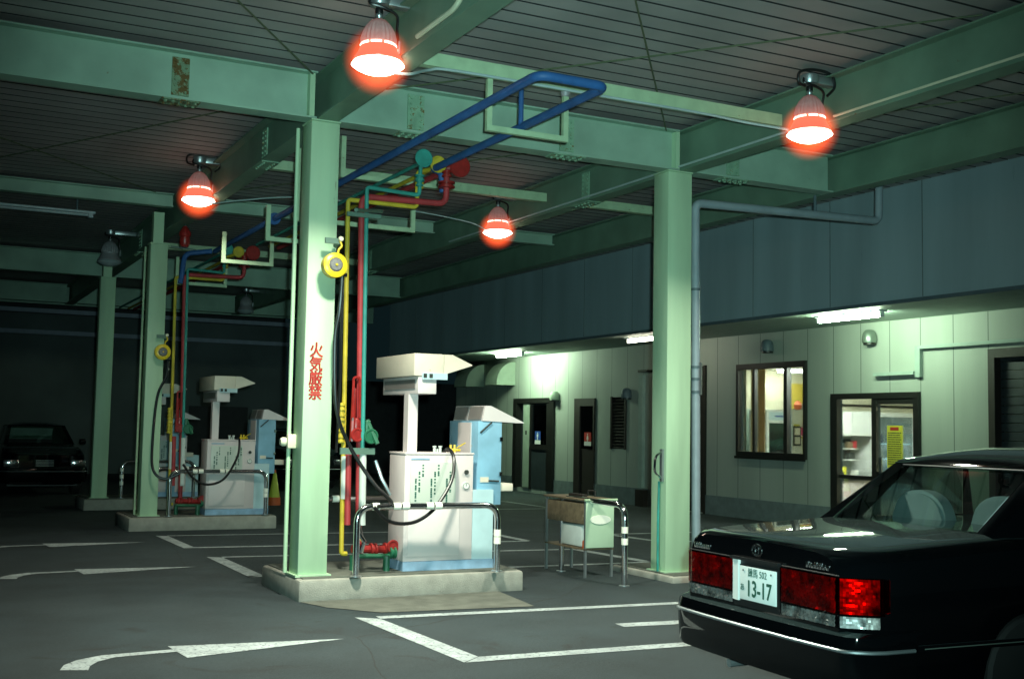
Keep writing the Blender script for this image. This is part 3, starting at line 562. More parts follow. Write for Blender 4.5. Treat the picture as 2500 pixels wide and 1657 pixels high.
hose([(4.34, 17.4, 1.30), (4.35, 17.25, 1.3), (4.30, 17.14, 1.05), (4.10, 17.06, 0.74), (3.85, 17.02, 0.66), (3.65, 17.02, 0.75), (3.5, 17.05, 0.95)], 0.017, "black hose looping from the middle island dispenser")
# coupling with chain
single("hose_nozzle", MB().tube([(3.72, 10.3, 0.66), (3.76, 10.3, 0.52)], 0.026, 10).tube([(3.70, 10.28, 0.60), (3.78, 10.26, 0.48), (3.76, 10.28, 0.38)], 0.022, 8), "chrome", "chrome hose nozzle holstered low behind the near rail post", "nozzle")
single("hose_coupling", MB().tube([(3.94, 10.45, 1.22), (3.99, 10.4, 1.05), (4.08, 10.4, 0.9)], 0.018, 8), "galvanised", "steel hose coupling hanging left of the near dispenser", "nozzle")

# ------------------------------------------------------------------ gas dispensers
def dispenser(label):
    ox, oy = 4.15, 10.22
    t = thing("gas_dispenser", label, "dispenser", (ox, oy, 0.2), "beige gas dispensers on the islands")
    MB().box(4.15, 5.09, 10.215, 10.62, 0.2, 0.285).build("plinth", "plinth blue", t)
    c = MB().box(4.15, 4.865, 10.22, 10.62, 0.285, 1.285, 0.012).build("cabinet", "dispenser beige", t)
    MB().box(4.145, 4.87, 10.216, 10.62, 1.2852, 1.305, 0.004).build("lid", "dispenser beige", t)
    MB().box(4.19, 4.72, 10.208, 10.2195, 0.335, 0.80, 0.004).build("front_panel", "panel beige", c)
    lp = MB().box(4.205, 4.675, 10.206, 10.2195, 0.82, 1.215, 0.003).build("notice_panel", "label paper", c)
    b = MB(); rnd = random.Random(3)
    for gx, cols in ((4.255, 3), (4.415, 3), (4.575, 3)):
        for k in range(cols):
            x = gx + 0.075 - k*0.036; top = 1.19 - k*0.065; L = 0.10 + 0.05*k if k else 0.06; z = top
            while z > top-L-0.05:
                h = rnd.uniform(0.010, 0.016)
                b.box(x-0.0085, x+0.0085, 10.2035, 10.2055, z-h, z); z -= h+rnd.choice((0.003, 0.003, 0.016))
    b.build("printed_text", "ink green", lp)
    MB().box(4.21, 4.40, 10.2145, 10.2195, 1.238, 1.252).build("maker_mark", "plinth blue", c)
    gg = MB().lathe([(0.0, -0.012), (0.034, -0.012), (0.038, -0.006), (0.038, 0.0)], (4.785, 10.2195, 0.99), 'y', 22).build("gauge", "white paper", c)
    b = MB(); b.tube([(4.785+0.031*math.cos(k*math.pi/12), 10.2066, 0.99+0.031*math.sin(k*math.pi/12)) for k in range(25)], 0.0022, 5); b.box(4.783, 4.787, 10.205, 10.2065, 0.985, 1.012); b.build("gauge_dial", "ink", gg)
    MB().lathe([(0.022, 0.0), (0.022, -0.02), (0.0, -0.02)], (4.785, 10.2195, 1.12), 'y', 14).build("knob", "ink", c)
    b = MB()
    for x in (4.50, 4.56): b.tube([(x, 10.34, 1.3), (x, 10.34, 1.355)], 0.014, 8); b.lathe([(0.02, 0), (0.02, 0.012)], (x, 10.34, 1.355), 'z', 8)
    b.tube([(4.53, 10.34, 1.34), (4.53, 10.34, 1.3)], 0.01, 6); b.build("pipe_fitting", "lagging white", t)
    b = MB()
    for x in (4.68, 4.72): b.tube([(x, 10.36, 1.3), (x, 10.36, 1.38)], 0.012, 8)
    b.tube([(4.66, 10.36, 1.33), (4.78, 10.36, 1.33)], 0.014, 8); b.tube([(4.74, 10.35, 1.35), (4.81, 10.3, 1.40)], 0.006, 6); b.build("brass_fitting", "reel yellow", t)
    MB().box(4.262, 4.362, 10.45, 10.56, 1.3052, 1.862).build("post", "panel beige", t)
    MB().box(4.27, 4.46, 10.235, 11.16, 1.862, 2.028, 0.006).build("lower_display", "panel beige", t)
    MB().box(4.262, 4.2695, 10.30, 11.10, 1.91, 2.0).build("display_window", "display smoke", t)
    hd = MB().box(4.22, 4.53, 10.22, 11.24, 2.03, 2.245, 0.008).build("head_box", "dispenser head", t)
    b = MB(); b.prism([(4.532, 2.05), (4.83, 2.148), (4.83, 2.156), (4.62, 2.244), (4.532, 2.244)], 'y', 10.225, 11.235); b.build("hood_tip", "dispenser head", t)
    MB().box(4.30, 4.56, 10.203, 10.2195, 2.0, 2.06).build("number_plate", "pale blue", hd)
    for x in (4.31, 4.37): MB().box(x, x+0.035, 10.2, 10.2025, 2.013, 2.053).build("number_mark", "ink", hd)
    MB().box(4.866, 5.09, 10.232, 10.62, 0.2855, 0.95).build("side_cabinet", "pale blue", t)
    return t
d1 = dispenser("beige gas dispenser with white notice panel on the nearest island")
def blue_unit(label):
    t = thing("blue_cabinet", label, "cabinet", (4.93, 10.26, 0.2), "blue hooded cabinets behind the dispensers")
    c = MB().box(4.93, 5.19, 10.27, 10.95, 0.80, 1.615, 0.006).build("body", "cabinet blue", t)
    MB().prism([(4.93, 0.799), (5.19, 0.799), (5.11, 0.70), (4.93, 0.70)], 'y', 10.63, 10.95).build("taper", "pale blue", t)
    MB().box(4.94, 5.10, 10.64, 10.94, 0.205, 0.699).build("pedestal", "cabinet blue", t)
    MB().box(4.918, 4.9295, 10.42, 10.72, 1.22, 1.60).build("beige_strip", "dispenser beige", c)
    MB().prism([(4.97, 1.617), (5.43, 1.60), (5.43, 1.608), (5.06, 1.765), (5.0, 1.765)], 'y', 10.26, 10.95).build("hood", "panel beige", t)
    for y0, y1 in ((10.29, 10.58), (10.62, 10.92)):
        MB().face([(4.966+0.002, y0, 1.63), (4.966+0.002, y1, 1.63), (4.995, y1, 1.755), (4.995, y0, 1.755)])
        b = MB(); b.prism([(4.958, 1.628), (4.968, 1.628), (4.998, 1.758), (4.988, 1.758)], 'y', y0, y1); b.build("hood_window", "display smoke", t)
    MB().tube([(4.95, 10.262, 1.50), (5.07, 10.255, 1.605)], 0.009, 6).build("strut", "ink", t)
    MB().box(4.96, 5.05, 10.262, 10.2695, 1.02, 1.07).build("latch_plate", "dispenser head", c)
    MB().tube([(5.05, 10.26, 1.035), (5.16, 10.26, 1.03)], 0.01, 6).build("latch", "ink", c)
    for z in (1.10, 1.44): MB().box(5.165, 5.197, 10.258, 10.2695, z-0.02, z+0.02).build("hinge", "chrome", c)
    MB().box(5.1905, 5.34, 10.30, 10.55, 0.93, 1.005, 0.006).build("side_tray", "dispenser head", t)
    return t
b1 = blue_unit("pale blue hooded cabinet standing behind the nearest beige dispenser")
DX, DY = -0.26, 7.07
d2 = place(d1, (4.15+DX, 10.22+DY, 0.2), "beige gas dispenser with pink and green notices on the middle island")
b2 = place(b1, (4.93+DX+0.02, 10.26+DY+0.1, 0.2), "blue hooded cabinet behind the middle island dispenser")
d3 = place(d1, (3.80, 21.7, 0.2), "dim beige gas dispenser on the farthest island")
b3 = place(b1, (4.15, 21.3, 0.2), "dark blue hooded cabinet on the farthest island")

# ------------------------------------------------------------------ chrome guard rails
def rail(p, q, h, tapes, label, r=0.031, z0=0.2, corner=0.15):
    p = Vector((*p, z0)); q = Vector((*q, z0)); up = Vector((0, 0, h-z0))
    t = thing("guard_rail", label, "guard rail", tuple(p), "chrome U shaped guard rails")
    path = fillet([p, p+up, q+up, q], corner, 8); MB().tube(path, r, 14).build("rail_tube", "chrome", t)
    for e in (p, q): MB().lathe([(0.055, 0.0), (0.055, 0.006), (0.034, 0.012)], e, 'z', 14).build("foot", "galvanised", t)
    d = (q-p); 
    for kind, s in tapes:
        if kind == 'p': c = p + Vector((0, 0, s)); a = Vector((0, 0, 0.032))
        elif kind == 'q': c = q + Vector((0, 0, s)); a = Vector((0, 0, 0.032))
        else: c = p + up + d*s; a = d.normalized()*0.034
        b = MB().tube([c-a, c+a], r+0.003, 12); b.build("tape_band", "reflective tape", t)
    return t
rail((3.61, 10.0), (5.0, 9.95), 0.82, [('t', 0.125), ('t', 0.27), ('t', 0.33), ('t', 0.50), ('t', 0.56), ('q', 0.36), ('q', 0.29)], "chrome guard rail in front of the nearest beige dispenser")
rail((3.60, 11.12), (5.0, 11.1), 0.82, [('t', 0.13), ('p', 0.45), ('p', 0.36), ('q', 0.4)], "chrome guard rail on the far side of the nearest island")
rail((3.36, 17.22), (4.76, 17.2), 0.84, [('t', 0.25), ('t', 0.31), ('t', 0.53), ('t', 0.59), ('q', 0.36), ('q', 0.29)], "chrome guard rail in front of the middle island dispenser")
rail((3.34, 18.3), (4.6, 18.28), 0.84, [('t', 0.3), ('t', 0.37), ('p', 0.48), ('p', 0.38), ('q', 0.5)], "chrome guard rail on the far side of the middle island")
rail((3.35, 21.45), (4.6, 21.45), 0.84, [('t', 0.25), ('p', 0.5), ('p', 0.38), ('p', 0.26), ('t', 0.36)], "chrome guard rail on the farthest island")
rail((6.42, 9.93), (6.42, 11.2), 0.80, [('p', 0.555), ('p', 0.44)], "chrome guard rail beside the rusty cart", z0=0.0)

# ------------------------------------------------------------------ cart with mint panel
t = thing("cart", "rusty metal cart with a mint front panel and bright oval plate", "cart", (6.53, 11.0, 0))
for x, y in ((6.375, 10.62), (6.70, 10.62), (6.375, 11.46), (6.70, 11.46)): MB().box(x-0.012, x+0.012, y-0.012, y+0.012, 0.0, 0.80).build("leg", "galvanised", t)
MB().box(6.36, 6.715, 10.605, 11.475, 0.285, 0.30).build("shelf", "rust brown", t)
MB().box(6.37, 6.705, 10.63, 11.45, 0.55, 0.77, 0.01).build("rusty_box", "rust brown", t)
MB().box(6.345, 6.73, 10.59, 11.49, 0.80, 0.82, 0.004).build("top", "rust brown", t)
fp = MB().box(6.36, 6.705, 10.585, 10.6, 0.31, 0.795, 0.003).build("front_panel", "panel mint", t)
MB().lathe([(0.0, -0.004), (0.1, -0.004), (0.1, 0.0)], (0, 0, 0), 'y', 28).bm.free()
b = MB(); pts = [(6.535+0.125*math.cos(k*math.pi/16), 0.605+0.048*math.sin(k*math.pi/16)) for k in range(32)]; b.prism(pts, 'y', 10.575, 10.5845); b.build("oval_plate", "reflective tape", fp)
MB().tube([(6.34, 10.58, 0.81), (6.74, 10.58, 0.81)], 0.014, 8).build("push_bar", "pale green paint", t)
single("white_canister", MB().box(6.40, 6.66, 10.75, 11.2, 0.3005, 0.535, 0.03), "lagging white", "white plastic canister on the lower shelf of the cart", "canister")
single("orange_cap_bottle", MB().lathe([(0.035, 0), (0.035, 0.07), (0.015, 0.09), (0.015, 0.11)], (6.42, 10.69, 0.3005), 'z', 12), "cone orange", "small orange bottle beside the white canister", "bottle")
single("tool_handle", MB().box(6.5, 6.56, 10.9, 11.2, 0.8205, 0.85).tube([(6.6, 10.8, 0.83), (6.6, 10.8, 0.89), (6.6, 10.95, 0.89), (6.6, 10.95, 0.83)], 0.008, 6), "dark brown", "dark tool lying on top of the cart", "tool")
# cone
t = thing("traffic_cone", "yellow traffic cone with orange foot beyond the middle island", "traffic cone", (6.27, 22.05, 0))
MB().lathe([(0.125, 0.0), (0.12, 0.14), (0.112, 0.15)], (6.27, 22.05, 0), 'z', 18).build("foot", "cone orange", t)
MB().lathe([(0.11, 0.14), (0.03, 0.60), (0.02, 0.62)], (6.27, 22.05, 0), 'z', 18).build("body", "cone yellow", t)
MB().lathe([(0.026, 0.615), (0.02, 0.67), (0.0, 0.68)], (6.27, 22.05, 0), 'z', 12).build("tip", "cone orange", t)
# red alarm bell near middle column
t = thing("alarm_light", "dark red alarm lantern on an arm above the middle column", "alarm light", (3.3, 16.8, 4.05))
MB().lathe([(0.05, 0.0), (0.075, 0.04), (0.07, 0.14), (0.085, 0.16), (0.085, 0.2), (0.04, 0.28), (0.02, 0.30)], (3.33, 16.7, 4.03), 'z', 16).build("lantern", "valve red", t)
MB().tube([(3.15, 16.75, 4.03), (3.5, 16.7, 4.0)], 0.008, 6).build("arm", "dark pipe", t); MB().tube([(3.33, 16.7, 4.33), (3.33, 16.75, 4.6)], 0.01, 6).build("drop_rod", "dark pipe", t)

# ------------------------------------------------------------------ office building
of = thing("station_office", "long pale green sided office with dark window frames and blue upper fascia", "building", (13.5, 18, 0))
WX = 13.5
def wall_holes(b, x, y0, y1, z0, z1, holes, th):
    ys = sorted({y0, y1, *[h[0] for h in holes], *[h[1] for h in holes]}); zs = sorted({z0, z1, *[h[2] for h in holes], *[h[3] for h in holes]})
    inside = lambda a, c: any(h[0] <= a <= h[1] and h[2] <= c <= h[3] for h in holes)
    for i in range(len(ys)-1):
        for j in range(len(zs)-1):
            if inside((ys[i]+ys[i+1])/2, (zs[j]+zs[j+1])/2): continue
            for xx in (x, x+th): b.face([(xx, ys[i], zs[j]), (xx, ys[i+1], zs[j]), (xx, ys[i+1], zs[j+1]), (xx, ys[i], zs[j+1])])
    for h in holes:
        a, c, d, e = h
        b.face([(x, a, d), (x+th, a, d), (x+th, a, e), (x, a, e)]); b.face([(x, c, d), (x+th, c, d), (x+th, c, e), (x, c, e)])
        b.face([(x, a, d), (x, c, d), (x+th, c, d), (x+th, a, d)]); b.face([(x, a, e), (x, c, e), (x+th, c, e), (x+th, a, e)])
    b.face([(x, y1, z0), (x+th, y1, z0), (x+th, y1, z1), (x, y1, z1)])
HOLES = [(15.27, 17.08, 1.13, 2.77), (12.77, 14.61, 0.02, 2.19), (8.6, 11.48, 0.02, 2.77), (23.96, 25.98, 0.10, 2.27), (22.12, 23.0, 0.10, 2.25), (20.87, 21.46, 1.15, 2.26), (18.08, 19.3, 0.02, 2.81)]
b = MB(); wall_holes(b, WX, 3.0, 29.5, 0, 3.33, HOLES, 0.16); bmesh.ops.remove_doubles(b.bm, verts=b.bm.verts, dist=1e-5); b.build("wall", "wall siding", of, fix=False)
MB().box(WX, 17.5, 29.501, 29.6, 0, 4.9).build("end_wall", "wall siding", of)
MB().box(11.49, 11.6, 3.0, 29.6, 3.30, 5.6).build("fascia", "wall upper", of)
MB().box(11.601, 17.5, 3.0, 29.5, 3.331, 3.40).build("soffit", "soffit", of)
MB().box(11.47, 11.489, 3.0, 29.61, 3.28, 3.33).build("drip_edge", "dark pipe", of)
MB().box(11.601, 17.6, 3.0, 29.6, 5.3, 5.5).build("roof", "far dark", of)
MB().box(11.5, 17.6, 29.601, 29.65, 3.41, 5.6).build("end_fascia", "wall upper", of)
for y0, y1 in ((11.48, 12.77), (14.61, 18.08), (19.3, 22.12), (23.0, 23.96), (25.98, 29.5)): MB().box(13.478, 13.4995, y0, y1, 0, 0.36).build("skirting", "skirting", of)
for y in (9.1, 10.8, 12.5, 14.2, 15.9, 17.6, 19.3, 21.0, 22.7, 24.4, 26.1, 27.8): MB().box(11.484, 11.4895, y-0.006, y+0.006, 3.34, 5.55).build("fascia_joint", "skirting", of)
# window
w = MB(); y0, y1, z0, z1 = 15.25, 17.1, 1.11, 2.79
w.box(13.44, 13.56, y0, y1, z1-0.10, z1); w.box(13.44, 13.56, y0, y1, z0, z0+0.10); w.box(13.44, 13.56, y0, y0+0.045, z0+0.1, z1-0.1); w.box(13.44, 13.56, y1-0.06, y1, z0+0.1, z1-0.1)
w.box(13.47, 13.53, 16.60, 16.66, z0+0.1, z1-0.1); w.box(13.45, 13.55, 15.71, 15.80, z0+0.1, z1-0.1)
wf = w.build("window", "black frame", of); MB().box(13.51, 13.515, y0+0.05, y1-0.06, z0+0.1, z1-0.1).build("pane", "window glass", wf)
MB().box(13.42, 13.439, y0-0.02, y1+0.02, z0-0.03, z0+0.02).build("sill", "black frame", wf)
# entrance
w = MB(); y0, y1 = 12.75, 14.63
w.box(13.44, 13.56, y0, y1, 2.12, 2.21); w.box(13.44, 13.56, y0, y0+0.10, 0, 2.12); w.box(13.44, 13.56, y1-0.15, y1, 0, 2.12)
w.box(13.455, 13.545, 13.62, 13.72, 0, 2.12); w.box(13.46, 13.53, y0+0.1, 13.62, 2.03, 2.12); w.box(13.46, 13.53, y0+0.1, 13.62, 0.82, 0.98); w.box(13.48, 13.54, 13.72, y1-0.15, 0.84, 0.90); w.box(13.46, 13.53, y0+0.1, 13.62, 0.02, 0.14)
wf = w.build("entrance_door", "black frame", of); MB().box(13.50, 13.505, y0+0.1, 13.62, 0.14, 2.03).build("pane", "window glass", wf); MB().box(13.51, 13.515, 13.72, y1-0.15, 0.05, 2.12).build("pane", "window glass", wf)
MB().box(13.445, 13.46, 13.50, 13.56, 0.95, 1.2).build("handle", "chrome", wf)
# shutter at the right
b = MB()
for i in range(22): b.box(13.60, 13.64, 8.62, 11.40, 0.03+i*0.123, 0.03+i*0.123+0.115)
sh = b.build("roller_shutter", "dark panel", of); b = MB(); b.box(13.47, 13.66, 11.38, 11.49, 0, 2.79); b.box(13.47, 13.66, 8.6, 11.379, 2.66, 2.79); b.box(13.47, 13.66, 10.35, 10.45, 0, 2.66); b.build("shutter_frame", "dark brown", sh)
# men's door
w = MB(); y0, y1 = 23.94, 26.0
w.box(13.44, 13.6, y0, y1, 2.17, 2.29); w.box(13.44, 13.6, y0, y0+0.16, 0.08, 2.17); w.box(13.44, 13.6, y1-0.18, y1, 0.08, 2.17); w.box(13.46, 13.58, 25.08, 25.15, 0.08, 2.17); w.box(13.46, 13.58, 24.10, 25.08, 1.05, 1.17); w.box(13.46, 13.58, 24.10, 24.30, 0.08, 1.05); w.box(13.46, 13.58, 24.10, 24.30, 1.17, 2.17)
wf = w.build("washroom_door", "black frame", of)
MB().box(13.50, 13.52, 24.30, 25.08, 1.17, 2.12).build("pane", "door glass", wf); MB().box(13.49, 13.53, 24.30, 25.08, 0.1, 1.05).build("lower_panel", "dark panel", wf)
MB().box(13.47, 13.55, 25.15, 25.5, 0.12, 2.168).build("door_post", "hood metal", wf); MB().box(13.62, 13.66, 25.5, 25.82, 0.12, 2.168).build("side_panel", "cowl grey", wf)
MB().box(13.60, 13.65, 23.98, 25.98, 0.1, 2.26).build("backing", "dark panel", wf)
b = MB(); b.box(13.463, 13.4695, 25.30, 25.37, 1.40, 1.50); b.build("small_mark", "ink", wf)
def pictogram(y0, y1, z0, z1, x, mat, skirt, label):
    t = thing("washroom_sign", label, "sign", (x, (y0+y1)/2, z0), "washroom signs")
    pl = MB().box(x, x+0.006, y0, y1, z0+0.10, z1).build("plate", mat, t); MB().box(x, x+0.006, y0, y1, z0, z0+0.095).build("caption_plate", "white paper", t)
    yc = (y0+y1)/2; b = MB(); zt = z1-0.03
    b.lathe([(0.0, -0.002), (0.018, -0.002), (0.018, 0)], (x-0.0005, yc, zt-0.015), 'x', 14)
    if skirt: b.prism([(yc-0.02, zt-0.04), (yc+0.02, zt-0.04), (yc+0.045, zt-0.125), (yc-0.045, zt-0.125)], 'x', x-0.0025, x-0.0005); b.box(x-0.0025, x-0.0005, yc-0.022, yc-0.006, zt-0.17, zt-0.126); b.box(x-0.0025, x-0.0005, yc+0.006, yc+0.022, zt-0.17, zt-0.126)
    else: b.box(x-0.0025, x-0.0005, yc-0.035, yc+0.035, zt-0.105, zt-0.04); b.box(x-0.0025, x-0.0005, yc-0.022, yc-0.003, zt-0.175, zt-0.106); b.box(x-0.0025, x-0.0005, yc+0.003, yc+0.022, zt-0.175, zt-0.106)
    b.build("figure", "white paper", pl)
pictogram(24.57, 24.85, 1.18, 1.49, 13.452, "sign blue", False, "blue washroom sign with a white man figure on the glass door")
# women's door
w = MB(); w.box(13.46, 13.58, 22.12, 23.0, 2.08, 2.25); w.box(13.46, 13.58, 22.75, 23.0, 0.1, 2.08); w.box(13.46, 13.58, 22.12, 22.17, 0.1, 2.08); w.box(13.50, 13.55, 22.17, 22.75, 0.1, 1.12); w.box(13.56, 13.6, 22.17, 22.75, 1.12, 2.08)
wf = w.build("washroom_door", "dark brown", of); MB().box(13.50, 13.52, 22.17, 22.75, 1.12, 2.08).build("pane", "door glass", wf)
pictogram(22.23, 22.52, 1.19, 1.49, 13.452, "sign red", True, "red washroom sign with a white woman figure on the dark door")
# louvre, dark door, downpipe
b = MB(); b.box(13.47, 13.58, 20.86, 20.91, 1.14, 2.27); b.box(13.47, 13.58, 21.42, 21.47, 1.14, 2.27); b.box(13.60, 13.62, 20.86, 21.47, 1.14, 2.27)
for i in range(16): b.prism([(13.49, 1.17+i*0.068), (13.56, 1.21+i*0.068), (13.565, 1.20+i*0.068), (13.495, 1.16+i*0.068)], 'y', 20.911, 21.419)
b.build("louvre", "dark brown", of)
b = MB(); b.box(13.46, 13.5, 18.06, 18.12, 0, 2.82); b.box(13.50, 13.55, 18.12, 19.3, 0.02, 2.81); b.build("dark_door", "dark brown", of)
MB().box(13.40, 13.4775, 20.12, 20.26, 0.38, 2.70).build("downpipe", "soffit", of)
MB().box(13.36, 13.4995, 19.90, 20.24, 2.75, 2.80).build("bracket_plate", "black frame", of)
MB().box(13.36, 13.477, 20.0, 20.3, 0.0, 0.34).build("drain_box", "dark brown", of)
# elbow hoods
def elbow(y0, y1):
    pts = [(13.4995, 2.63), (13.4995, 3.22)]; pts += [(13.4995-0.52*math.sin(a), 2.66+0.56*math.cos(a)) for a in [i*math.pi/2/12 for i in range(1, 13)]]; pts += [(12.98, 2.63)]
    b = MB(); b.prism(pts, 'y', y0, y1); return b.build("vent_hood", "hood metal", of)
h1 = elbow(27.84, 28.59); h2 = elbow(26.03, 26.68)
def cowl(y, z, mat="cowl grey"):
    b = MB(); b.lathe([(0.115, -0.10), (0.12, -0.07), (0.115, 0.0), (0.10, 0.06), (0.065, 0.10), (0.0, 0.115)], (13.42, y, z), 'z', 20); b.cyl((13.38, y, z-0.03), 0.08, 0.118, 'x', 16); c = b.build("vent_cowl", mat, of)
    MB().lathe([(0.10, -0.13), (0.10, -0.1005)], (13.43, y, z), 'z', 18).build("cowl_mouth", "black frame", c)
cowl(13.72, 3.10); cowl(16.2, 3.09, "dark pipe"); cowl(23.85, 2.33, "hood metal"); cowl(20.75, 2.33, "dark pipe")
# cable trunking on the wall
b = MB(); b.box(13.40, 13.4995, 12.80, 13.63, 2.47, 2.52); b.box(13.43, 13.4995, 12.70, 12.7995, 2.43, 2.9); b.box(13.40, 13.4995, 9.0, 12.6995, 2.85, 2.90); b.build("wall_trunking", "soffit", of)
# soffit lights
for (x, yc, tm, lab) in ((12.52, 24.45, "tube bright", "lit soffit tube above the washroom doors"), (12.28, 18.30, "tube dim", "lit soffit tube half hidden by the drain pipe column"), (12.26, 12.94, "tube white", "lit soffit tube over the office entrance")):
    t = thing("soffit_light", lab, "ceiling light", (x, yc, 3.33), "fluorescent lights under the soffit")
    MB().box(x-0.07, x+0.07, yc-0.68, yc+0.68, 3.31, 3.3305).build("housing", "white enamel", t)
    MB().tube([(x, yc-0.62, 3.272), (x, yc+0.62, 3.272)], 0.036, 12).build("tube", tm, t)
    for s in (-1, 1): MB().box(x-0.03, x+0.03, yc+s*0.65-0.02, yc+s*0.65+0.02, 3.235, 3.3095).build("end_cap", "white enamel", t)

# ------------------------------------------------------------------ office interior
MB().box(13.662, 19.5, 12.1, 19.4, 2.85, 2.88).build("room_ceiling", "cream wall", of)
MB().box(19.4, 19.5, 12.1, 19.4, 0.0, 2.849).build("room_back_wall", "cream wall", of)
MB().box(13.662, 19.399, 12.1, 12.2, 0.0, 2.849).build("room_side_wall", "cream wall", of); MB().box(13.662, 19.399, 19.2, 19.4, 0.0, 2.849).build("room_side_wall", "cream wall", of)
MB().box(13.662, 16.5, 19.17, 19.199, 0.03, 2.04).build("wainscot", "soffit", of)
MB().box(15.36, 19.399, 17.25, 17.32, 0.031, 2.849).build("room_partition", "cream wall", of)
MB().box(13.662, 19.399, 12.201, 19.199, -0.02, 0.03).build("room_floor", "room floor", of)
for (x0, x1, ya, yb, z, lab) in ((15.80, 16.22, 18.45, 18.75, 2.80, "lit ceiling panel at the top right corner of the office window"), (14.3, 15.2, 14.6, 15.6, 2.80, "unseen lit panel added to brighten the office behind the entrance")):  # second panel is out of view, added only to light the room
    single("ceiling_panel", MB().box(x0, x1, ya, yb, z, z+0.049), "room panel", lab, "ceiling light", "seen and added ceiling panels in the office")
b = MB(); rows = [(13.75+0.022*math.sin(i*1.9), 17.06-i*0.022) for i in range(20)]
b.grid([[(x, y, 1.0) for x, y in rows], [(x, y, 2.72) for x, y in rows]]); b.grid([[(x+0.006, y, 1.0) for x, y in rows], [(x+0.006, y, 2.72) for x, y in rows]])
single("curtain", b, "curtain cloth", "gathered beige curtain at the left of the office window", "curtain")
def fridge(x0, x1, y, zt, label, glass_z, hdr):
    t = thing("drinks_fridge", label, "fridge", ((x0+x1)/2, y, 0.03), "drinks fridges in the office")
    b = MB(); b.box(x0, x1, y, y+0.55, glass_z, zt); b.box(x0, x0+0.06, y, y+0.55, 0.031, glass_z-0.0005); b.box(x1-0.06, x1, y, y+0.55, 0.031, glass_z-0.0005); b.box(x0+0.0605, x1-0.0605, y+0.5, y+0.55, 0.031, glass_z-0.0005); b.box(x0+0.0605, x1-0.0605, y, y+0.499, 0.031, 0.3)
    c = b.build("cabinet", "white enamel", t)
    if hdr:
        hs = MB().box(x0+0.06, x1-0.06, y-0.008, y-0.001, glass_z+0.06, zt-0.04).build("header_sign", "pale blue", c)
        MB().box(x0+0.2, x1-0.2, y-0.010, y-0.0085, glass_z+0.12, glass_z+0.155).build("header_mark", "sign blue", hs)
    rnd = random.Random(int(x0*10))
    for k in range(4):
        z = 0.5+k*0.29
        if z > glass_z-0.2: break
        MB().box(x0+0.062, x1-0.062, y+0.06, y+0.48, z, z+0.025).build("shelf", "drinks glow", c)
        for q in range(int((x1-x0)/0.11)):
            xx = x0+0.12+q*0.1
            if xx > x1-0.1: break
            MB().lathe([(0.03, 0), (0.03, 0.13), (0.012, 0.17), (0.012, 0.19)], (xx, y+0.12, z+0.0255), 'z', 8).build("bottle", rnd.choice(["sign blue", "valve green", "white paper", "cabinet blue", "display smoke", "pale blue"]), c)
    MB().box(x0+0.062, x1-0.062, y+0.005, y+0.01, 0.3005, glass_z-0.001).build("pane", "door glass" if hdr else "window glass", t)
    return t
fridge(15.15, 15.80, 18.3, 2.01, "white drinks fridge with blue header behind the office window", 1.75, True)
fridge(16.44, 17.40, 16.6, 1.98, "wide glowing drinks fridge behind the yellow notice", 1.90, False)
t = thing("white_locker", "plain white locker right of the fridge behind the office window", "locker", (16.2, 18.3, 0.03))
MB().box(15.82, 16.6, 18.32, 18.8, 0.031, 2.03).build("body", "white enamel", t); MB().box(16.08, 16.1, 18.312, 18.3195, 0.2, 1.95).build("door_gap", "cream ball", t)
single("wall_board", MB().box(16.53, 17.3, 19.17, 19.1995, 2.07, 2.60), "yellow board", "yellow board above the white locker in the office", "board")
single("orange_bag", MB().lathe([(0.05, 0), (0.08, 0.05), (0.085, 0.10), (0.05, 0.16), (0.0, 0.2)], (16.08, 18.45, 2.0305), 'z', 14), "cone orange", "orange bag on top of the white locker behind the window", "bag")
single("grey_tin", MB().lathe([(0.05, 0), (0.055, 0.1), (0.04, 0.13)], (16.25, 18.5, 2.0305), 'z', 14), "pipe grey", "grey tin beside the orange bag on the white locker", "tin")
t = thing("notice_board", "black board with two white sheets and a magenta arc inside the window", "notice board", (15.95, 18.3, 1.3))
MB().box(15.83, 16.03, 18.30, 18.31, 1.30, 1.70).build("board", "ink", t)
for z in (1.34, 1.52): MB().box(15.865, 16.0, 18.294, 18.2995, z, z+0.14).build("sheet", "white paper", t)
b = MB(); b.prism([(16.032, 1.69), (16.09, 1.66), (16.14, 1.58), (16.15, 1.49), (16.032, 1.52)], 'y', 18.305, 18.3115); b.build("arc", "magenta", t)
MB().box(15.85, 16.0, 18.302, 18.31, 1.7005, 1.735).build("yellow_edge", "poster yellow", t); MB().box(16.032, 16.15, 18.305, 18.3115, 1.455, 1.485).build("yellow_edge", "poster yellow", t)
# entrance: cupboard, worktop and shelf
t = thing("wall_cupboard", "white kitchen cupboard and worktop seen through the open entrance", "cupboard", (15.9, 16.6, 0.03))
MB().box(15.57, 16.33, 16.6, 17.0, 1.53, 1.98).build("upper_cupboard", "white enamel", t); MB().box(15.4, 16.33, 17.2, 17.249, 0.75, 1.529).build("back_board", "lagging white", t)
MB().box(16.331, 16.42, 16.55, 17.24, 0.031, 2.0).build("side_panel", "white enamel", t)
MB().box(15.4, 16.33, 16.62, 17.2, 0.031, 0.69).build("base_unit", "dispenser beige", t); MB().box(15.38, 16.33, 16.58, 17.2, 0.6905, 0.74).build("worktop", "black frame", t)
for z in (1.06, 1.27): MB().box(15.75, 16.05, 16.7, 17.19, z, z+0.02).build("shelf", "white enamel", t)
MB().box(15.36, 19.3, 17.2, 17.249, 2.10, 2.14).build("shelf_rail", "dark brown", t)
